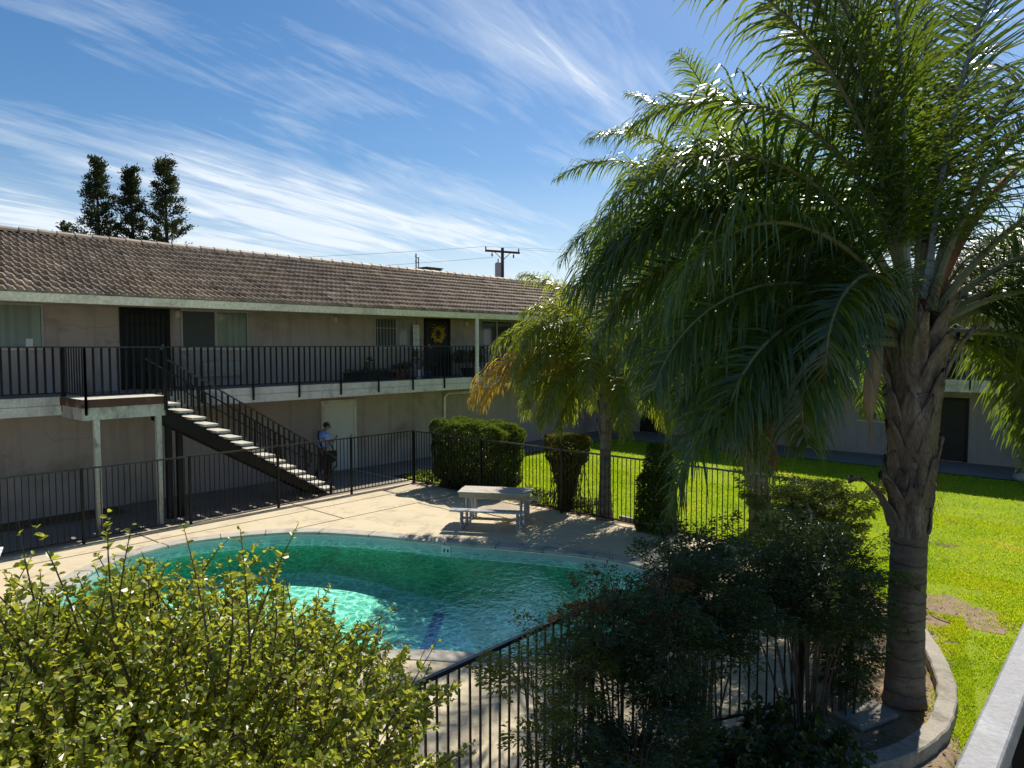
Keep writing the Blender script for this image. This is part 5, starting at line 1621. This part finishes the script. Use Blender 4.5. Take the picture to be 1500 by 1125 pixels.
for i, (x, y, r_) in enumerate(rk):
    mb = MB().ball((x, y, r_ * .55), (r_, r_ * 1.2, r_ * .75), 10, 7)
    mb.V[0] = mb.V[0] * (1 + 0) + RNG.normal(0, r_ * .07, mb.V[0].shape)
    o = mb.build('rock', M['rock'], smooth=True)
    tag(o, 'pale rounded rock in the row edging the path beside the dark round shrub', 'rock', 'rocks edging the far path')

# trees far behind the roof
def conifer(x, y, h, r, label, tiers=26):
    root = empty('conifer_tree', (x, y, 0), label, 'tree', 'conifers behind the roof')
    MB().tube([(x, y, 0), (x, y, h * .6), (x, y, h * .97)], [.22, .13, .02], 8).build('trunk', M['wood_pole'], root)
    lf = MB()
    nb = 150
    for i in range(nb):
        t = (i + RNG.uniform(0, 1)) / nb
        z = h * (.22 + .78 * t)
        rr = r * min(1, (1.03 - t) * 1.7) ** .8 * RNG.uniform(.55, 1.2)
        if t > .93: rr = r * .22 * RNG.uniform(.5, 1.3)
        a = RNG.uniform(0, 6.28)
        e = np.array((x + math.cos(a) * rr, y + math.sin(a) * rr, z + rr * .55))
        m = 110
        s = RNG.uniform(0.1, 1, m)[:, None] ** .6
        P = np.array((x, y, z)) * (1 - s) + e * s + RNG.normal(0, .12, (m, 3)) * np.array((1, 1, .6))
        D = np.array((math.cos(a), math.sin(a), .9)) + RNG.normal(0, .6, (m, 3))
        leaves(lf, P, D, rdir(m), RNG.uniform(.10, .19, m), RNG.uniform(.045, .08, m), six=False)
    # irregular top tuft
    m = 60
    P = np.array((x, y, h)) + RNG.normal(0, 1, (m, 3)) * np.array((.22, .22, .16))
    leaves(lf, P, rdir(m) + np.array((0, 0, .4)), rdir(m), .22, .09, six=False)
    lf.build('crown', M['cypress'], root)
conifer(12.95, 40, 13.2, 1.5, 'left conifer of the three tall dark ones behind the tiled roof')
conifer(14.80, 40.6, 13.1, 1.4, 'middle conifer of the three tall dark ones behind the tiled roof')
conifer(16.15, 39.6, 13.7, 1.55, 'right conifer of the three tall dark ones behind the tiled roof')
e = empty('leafy_tree', (10.9, 38, 0), 'small tree top peeping over the roof ridge left of the three conifers', 'tree')
MB().tube([(10.9, 38, 0), (10.9, 38, 5), (10.87, 38, 9)], [.15, .1, .03], 7).build('trunk', M['wood_pole'], e)
lf = MB()
for (cx, cz, r_, m) in ((10.87, 9.5, .2, 80), (10.87, 9.15, .3, 110), (10.6, 8.75, .4, 160), (11.2, 8.7, .5, 200), (11.8, 8.5, .6, 240), (10.9, 8.0, .9, 300)):
    P = np.array((cx, 38, cz)) + RNG.normal(0, r_ * .5, (m, 3))
    leaves(lf, P, rdir(m), rdir(m), .2, .1, six=False)
lf.build('crown', M['cypress'], e)
e = empty('palm_tree', (9.2, 38, 0), 'far palm whose frond tips just show above the roof ridge at the left edge', 'palm tree')
MB().tube([(9.2, 38, 0), (9.2, 38, 7.9)], [.2, .16], 8).build('trunk', M['bark'], e)
for i in range(11):
    frond(e, (9.2, 38, 8.35), 33 * i, 18 + 9 * (i % 4), 1.9, 90, M['cypress'], G, .5, 26, .15, .03, .05)
for i, (x, y, h, r_, lab) in enumerate(((48, 3, 9.5, 2.6, 'broad tree behind the far wing roof at the right edge of the photo'), (44, 14, 8.6, 2.6, 'broad tree behind the far wing roof hidden by palm fronds'))):
    e = empty('leafy_tree', (x, y, 0), lab, 'tree', 'trees behind the far wing')
    MB().tube([(x, y, 0), (x, y, h * .5), (x + .4, y, h * .85)], [.3, .22, .06], 8).build('trunk', M['wood_pole'], e)
    lf = MB()
    for j in range(46):
        d = rdir(1)[0]; c = np.array((x, y, h * .72)) + d * np.array((r_, r_, h * .28)) * RNG.uniform(.4, 1)
        m = 110
        P = c + RNG.normal(0, .38, (m, 3))
        leaves(lf, P, rdir(m), rdir(m) + UPV, .26, .13, six=False)
    lf.build('crown', M['hedge'], e)

# ------------------------------------------------------------------ grass and litter
def in_poly(P, poly):
    x, y = P[:, 0], P[:, 1]; ins = np.zeros(len(P), bool); n = len(poly)
    for i in range(n):
        x0, y0 = poly[i]; x1, y1 = poly[(i + 1) % n]
        c = ((y0 > y) != (y1 > y)) & (x < (x1 - x0) * (y - y0) / (y1 - y0 + 1e-12) + x0)
        ins ^= c
    return ins
def fbm(P, s, seed):
    r = np.random.default_rng(seed); v = 0
    for k in range(5):
        d = r.normal(size=2) * s * 1.7 ** k; ph = r.uniform(0, 6.28, 2)
        e_ = r.normal(size=2) * s * 1.7 ** k
        v = v + np.sin(P @ d + ph[0]) * np.sin(P @ e_ + ph[1]) / 1.4 ** k
    return v
def scatter_grass():
    P = np.concatenate([RNG.uniform((7, -1.5), (14.5, 5), (150000, 2)), RNG.uniform((13.5, 1), (19, 17), (90000, 2)), RNG.uniform((18, -2), (25.2, 17), (60000, 2))])
    ok = in_poly(P, LAWN)
    dist_bare = np.minimum.reduce([np.hypot((P[:, 0] - 12.4) / 1.0, (P[:, 1] - 2.1) / .65), np.hypot((P[:, 0] - 11.6) / 1.0, (P[:, 1] - 1.8) / .4), np.hypot((P[:, 0] - 8.6) / 1.0, (P[:, 1] - 1.3) / .2)])
    f = dist_bare + .38 * fbm(P, 2.0, 3)
    ok &= RNG.uniform(0, 1, len(P)) < np.clip((f - .75) * 2.2, 0.10, 1)
    P = P[ok]
    ed = np.array(LAWN[4:14]); k = RNG.integers(0, len(ed) - 1, 26000); t_ = RNG.uniform(0, 1, (26000, 1))
    Q = ed[k] * (1 - t_) + ed[k + 1] * t_
    tn_ = norm(ed[k + 1] - ed[k]); off_ = np.abs(RNG.normal(0, .13, (26000, 1))) * (1 + .6 * fbm(Q, 2.2, 9))[:, None]
    Q = Q + np.stack([-tn_[:, 1], tn_[:, 0]], 1) * off_
    Q = Q[(fbm(Q, 3.5, 12) > -1.0) & (np.hypot(Q[:, 0] - 12.4, Q[:, 1] - 2.1) > .5)]
    P = np.concatenate([P, Q]); n = len(P)
    d = np.hypot(P[:, 0], P[:, 1])
    h = RNG.uniform(.022, .055, n) * (1 + .25 * fbm(P, .8, 5)).clip(.5, 1.6); w = .0035 + d * .00042
    a = RNG.uniform(0, 6.28, n); t = RNG.uniform(0, 6.28, n); ln = RNG.uniform(.1, .8, n) * h
    b = np.stack([P[:, 0], P[:, 1], np.full(n, -.004)], 1)
    s = np.stack([np.cos(a) * w, np.sin(a) * w, np.zeros(n)], 1)
    tip = b + np.stack([np.cos(t) * ln, np.sin(t) * ln, h], 1)
    V = np.stack([b + s, b - s, tip], 1).reshape(-1, 3)
    F = np.arange(3 * n).reshape(-1, 3).tolist()
    o = MB().add(V, F).build('grass', M['grass'], origin=(0, 0, 0))
    o['kind'] = 'stuff'; o['label'] = 'short bright green lawn grass beyond the pool fence'
scatter_grass()
lt = MB(); n = 2600
P = RNG.uniform((4.5, .3), (13, 4.3), (n, 2)); P = P[~in_poly(P, LAWN)]; P = P[~in_poly(P, DECK)]; n = len(P)
leaves(lt, np.column_stack([P, np.full(n, .0) + RNG.uniform(0, .012, n)]), np.column_stack([RNG.normal(size=(n, 2)), RNG.normal(0, .15, n)]), UPV + RNG.normal(0, .25, (n, 3)), RNG.uniform(.03, .09, n), RNG.uniform(.008, .03, n), .1, .1, six=False)
P = RNG.uniform((3, 4), (13.2, 15.8), (520, 2)); P = P[in_poly(P, DECK)]; P = P[~in_poly(P, offset(POOL, .05).tolist())]
P = P[(np.abs(P[:, 0] - 13.1) < .35) | (RNG.uniform(0, 1, len(P)) < .10)]; n = len(P)
leaves(lt, np.column_stack([P, np.full(n, .022)]), np.column_stack([RNG.normal(size=(n, 2)), RNG.normal(0, .1, n)]), UPV + RNG.normal(0, .2, (n, 3)), RNG.uniform(.02, .06, n), RNG.uniform(.008, .02, n), .1, .05, six=False)
o = lt.build('fallen_leaves', M['litter'], origin=(0, 0, 0)); o['kind'] = 'stuff'; o['label'] = 'dry leaves littering the planting bed and the deck edge'

def blob(name, cx, cy, rx, ry, rot, z, mat):
    a = np.linspace(0, 2 * math.pi, 70, endpoint=False)
    r_ = np.random.default_rng(int(cx * 100))
    k = 1
    for f in range(2, 9): k = k + r_.normal(0, .16 / f ** .6) * np.sin(f * a + r_.uniform(0, 6))
    x = rx * k * np.cos(a); y = ry * k * np.sin(a)
    P = np.stack([cx + x * math.cos(rot) - y * math.sin(rot), cy + x * math.sin(rot) + y * math.cos(rot)], 1)
    sheet(name, P.tolist(), z, mat)
blob('bare_soil', 12.25, 2.0, .8, .5, .9, .0, M['dry_soil'])
sp_ = MB()
for (cx, cy, r_) in ((18.4, 3.2, .22), (16.2, 3.0, .2), (17.6, 9.3, .18), (20.5, 5.4, .2), (15.6, 11.8, .15)):
    a = np.linspace(0, 6.283, 24, endpoint=False); k = 1 + .25 * np.sin(3 * a + cx) + .12 * np.sin(7 * a)
    sp_.add(np.stack([cx + r_ * .7 * k * np.cos(a), cy + r_ * 1.5 * k * np.sin(a), np.full(24, .0)], 1), [tuple(range(24))])
o = sp_.build('soil_patches', M['soil'], origin=(0, 0, 0)); o['kind'] = 'structure'

# ------------------------------------------------------------------ person
def skin_mesh(verts, edges, radii, levels=1):
    me = bpy.data.meshes.new('grow'); me.from_pydata(verts, edges, [])
    ob = bpy.data.objects.new('grow', me); COL.objects.link(ob)
    ob.modifiers.new('skin', 'SKIN')
    if not me.skin_vertices:
        with bpy.context.temp_override(object=ob, active_object=ob):
            bpy.context.view_layer.objects.active = ob
            bpy.ops.mesh.customdata_skin_add()
    for i, r_ in enumerate(radii):
        sv = me.skin_vertices[0].data[i]
        sv.radius = (r_, r_) if np.isscalar(r_) else r_
        sv.use_root = (i == 0)
    ss = ob.modifiers.new('sub', 'SUBSURF'); ss.levels = levels; ss.render_levels = levels
    bpy.context.view_layer.update()
    ev = ob.evaluated_get(bpy.context.evaluated_depsgraph_get())
    m2 = ev.to_mesh()
    V = [tuple(v.co) for v in m2.vertices]; F = [tuple(p.vertices) for p in m2.polygons]
    ev.to_mesh_clear()
    bpy.data.objects.remove(ob); bpy.data.meshes.remove(me)
    return V, F

def build_person():
    base = np.array((11.55, 17.85, 0.004))
    root = empty('person', tuple(base), 'person in light blue shirt and dark cap looking down at a phone', 'person')
    th = R(-6)
    ct, st_ = math.cos(th), math.sin(th)
    def w(V):
        V = np.array(V, float).reshape(-1, 3)
        return np.stack([base[0] + V[:, 0] * ct - V[:, 1] * st_, base[1] + V[:, 0] * st_ + V[:, 1] * ct, base[2] + V[:, 2]], 1)
    J = [(-.02, 0, .95), (-.01, 0, 1.10), (0, 0, 1.26), (.015, 0, 1.40), (.04, 0, 1.49), (.07, 0, 1.56),
         (0, .17, 1.41), (.0, .235, 1.15), (.225, .13, 1.13), (.30, .08, 1.17),
         (.01, -.17, 1.41), (.02, -.24, 1.14), (.24, -.13, 1.17), (.315, -.09, 1.22),
         (.0, .095, .88), (.13, .10, .50), (.12, .10, .10), (-.03, -.095, .88), (-.08, -.10, .48), (-.34, -.10, .16)]
    E_ = [(0, 1), (1, 2), (2, 3), (3, 4), (4, 5), (3, 6), (6, 7), (7, 8), (8, 9), (3, 10), (10, 11), (11, 12), (12, 13), (0, 14), (14, 15), (15, 16), (0, 17), (17, 18), (18, 19)]
    Rr = [(.13, .155), (.12, .145), (.125, .16), (.10, .13), .058, .062, .062, .045, .030, .034, .062, .045, .030, .034, .088, .058, .042, .088, .058, .042]
    body = MB()
    V, F = skin_mesh(J, E_, Rr, 2); body.add(w(V), F)
    # head: skull, jaw, nose, ears, eyes' sockets kept small
    tilt = R(28)
    def hd(p):
        x, y, z = p
        return (.075 + x * math.cos(tilt) + z * math.sin(tilt), y, 1.545 - x * math.sin(tilt) + z * math.cos(tilt))
    hb = MB().ball((.0, 0, .115), (.098, .078, .115), 16, 12).ball((.035, 0, .05), (.062, .055, .062), 12, 8)
    hb.ball((.102, 0, .085), (.020, .014, .026), 8, 6).ball((.0, .079, .095), (.022, .012, .033), 8, 6).ball((.0, -.079, .095), (.022, .012, .033), 8, 6)
    hb.ball((.083, 0, .045), (.014, .026, .010), 8, 6)
    body.add(w([hd(p) for p in np.concatenate(hb.V)]), hb.F)
    # hands: palm and five separate bent fingers each
    for (wr, fdir, sd, curl) in (((.285, -.105, 1.205), (.80, .35, .35), 1, .9), ((.275, .095, 1.155), (.85, -.45, .1), -1, .8)):
        wr = np.array(wr); f = np.array(fdir); f /= np.linalg.norm(f)
        s = np.cross(f, UPV); s /= np.linalg.norm(s); u = np.cross(s, f)
        pv, pf = skin_mesh([tuple(wr - f * .02), tuple(wr + f * .03), tuple(wr + f * .085)], [(0, 1), (1, 2)], [(.024, .024), (.036, .017), (.038, .014)], 1)
        body.add(w(pv), pf)
        for k, (o_, L) in enumerate(((-.030, .066), (-.010, .074), (.010, .070), (.028, .055))):
            b = wr + f * .082 + s * o_
            p1 = b + f * L * .45; p2 = p1 + (f * .55 + u * .75 * curl) * L * .34; p3 = p2 + (f * -.1 + u * .95) * L * .28
            body.add(w(skin_mesh([tuple(b - f * .012), tuple(p1), tuple(p2), tuple(p3)], [(0, 1), (1, 2), (2, 3)], [.0095, .009, .0085, .007], 1)[0]), skin_mesh([tuple(b - f * .012), tuple(p1), tuple(p2), tuple(p3)], [(0, 1), (1, 2), (2, 3)], [.0095, .009, .0085, .007], 1)[1])
        b = wr + f * .03 + s * .030 * -sd
        p1 = b + (f * .5 - s * .6 * sd + u * .4) * .035; p2 = p1 + (f * .7 + u * .6) * .03
        tv, tf = skin_mesh([tuple(b), tuple(p1), tuple(p2)], [(0, 1), (1, 2)], [.012, .0105, .008], 1)
        body.add(w(tv), tf)
    body.build('body', M['skin'], root, smooth=True)
    # shirt: torso and short sleeves
    J2 = [(-.02, 0, .93), (-.01, 0, 1.08), (-.005, 0, 1.26), (.01, 0, 1.40), (.03, 0, 1.475), (0, .17, 1.41), (.0, .225, 1.20), (.01, -.17, 1.41), (.015, -.23, 1.19)]
    V, F = skin_mesh(J2, [(0, 1), (1, 2), (2, 3), (3, 4), (3, 5), (5, 6), (3, 7), (7, 8)], [(.15, .185), (.145, .175), (.15, .185), (.125, .15), .07, .085, .07, .085, .07], 2)
    sh = MB().add(w(V), F).build('shirt', M['shirt'], root, smooth=True)
    # trousers
    J3 = [(-.02, 0, .96), (-.02, 0, .90), (.0, .095, .84), (.135, .10, .50), (.12, .10, .11), (-.03, -.095, .84), (-.085, -.10, .48), (-.34, -.10, .19)]
    V, F = skin_mesh(J3, [(0, 1), (1, 2), (2, 3), (3, 4), (1, 5), (5, 6), (6, 7)], [(.14, .17), (.14, .165), .105, .08, .066, .105, .08, .066], 2)
    MB().add(w(V), F).build('trousers', M['trousers'], root, smooth=True)
    for (h, t) in (((.10, .10, .045), (.33, .11, .035)), ((-.37, -.10, .12), (-.20, -.105, .03))):
        h = np.array(h); t = np.array(t)
        V, F = skin_mesh([tuple(h - (t - h) * .18), tuple(h), tuple(h * .45 + t * .55), tuple(t)], [(0, 1), (1, 2), (2, 3)], [(.040, .042), (.048, .052), (.044, .040), (.038, .026)], 2)
        MB().add(w(V), F).build('shoe', M['black_cloth'], root, smooth=True)
    hm = MB().ball((-.012, 0, .112), (.098, .0825, .098), 16, 10)
    keep = np.concatenate(hm.V); keep[:, 0] = np.minimum(keep[:, 0], .045)
    hm2 = MB().add(w([hd(p) for p in keep]), hm.F); hm2.build('hair', M['hair'], root, smooth=True)
    cp = MB()
    dome = [(.106 * math.cos(a), .075 + .125 * math.sin(a)) for a in np.linspace(.38, 1.5, 7)]
    cp.lathe([(.104, .118)] + [(r_, z) for r_, z in dome], (0, 0, 0), 18)
    bill = []
    for i in range(9):
        a = -1.0 + 2.0 * i / 8
        bill.append((.085 * math.cos(a), .088 * math.sin(a), .128)); 
    for i in range(9):
        a = -1.0 + 2.0 * i / 8
        bill.append((.085 * math.cos(a) + .085 * math.cos(a * .75), .078 * math.sin(a) * 1.0, .120 - .01 * abs(a)))
    bl = np.array(bill); bl2 = bl.copy(); bl2[:, 2] -= .007
    cp.add(np.concatenate([bl, bl2]), [(i, i + 1, i + 10, i + 9) for i in range(8)] + [(18 + i + 1, 18 + i, 18 + i + 9, 18 + i + 10) for i in range(8)] + [(9 + i, 9 + i + 1, 27 + i + 1, 27 + i) for i in range(8)])
    MB().add(w([hd(p) for p in np.concatenate(cp.V)]), cp.F).build('cap', M['navy'], root, smooth=True)
    # belt
    # satchel carried at the hip nearest the pool
    bag = empty('shoulder_bag', tuple(w([(.06, -.29, .60)])[0]), 'black shoulder bag hanging at the hip of the person in the blue shirt', 'bag')
    pk = MB().ball((.07, -.285, .76), (.19, .075, .17), 14, 10)
    V = np.concatenate(pk.V); V = np.sign(V - (.07, -.285, .76)) * (np.abs((V - (.07, -.285, .76)) / (.19, .075, .17)) ** .55) * (.19, .075, .17) + (.07, -.285, .76)
    MB().add(w(V), pk.F).build('pouch', M['black_cloth'], bag, smooth=True)
    fl = MB().add(w([(-.11, -.365, .93), (.25, -.365, .93), (.26, -.368, .80), (-.12, -.368, .80), (-.11, -.24, .935), (.25, -.24, .935)]), [(0, 1, 2, 3), (0, 4, 5, 1)])
    fl.build('flap', M['black_cloth'], bag)
    s = MB(); P = [(-.08, -.30, .88), (-.17, -.20, 1.1), (-.17, -.05, 1.32), (-.10, .08, 1.47), (.03, .12, 1.49), (.13, .05, 1.38), (.17, -.10, 1.15), (.20, -.27, .90)]
    Pw = w(P)
    s.tube(Pw, .020, 6); s.build('strap', M['black_cloth'], bag)
    ph = MB().obox(w([(.40, -.045, 1.265)])[0], ((.25 * ct, .25 * st_, .9), (-st_, ct, 0), (.9 * ct, .9 * st_, -.25)), (.145, .072, .010)).build('mobile_phone', M['phone'], bevel=.003)
    tag(ph, 'dark phone held up in front of the person in the blue shirt', 'phone')
build_person()
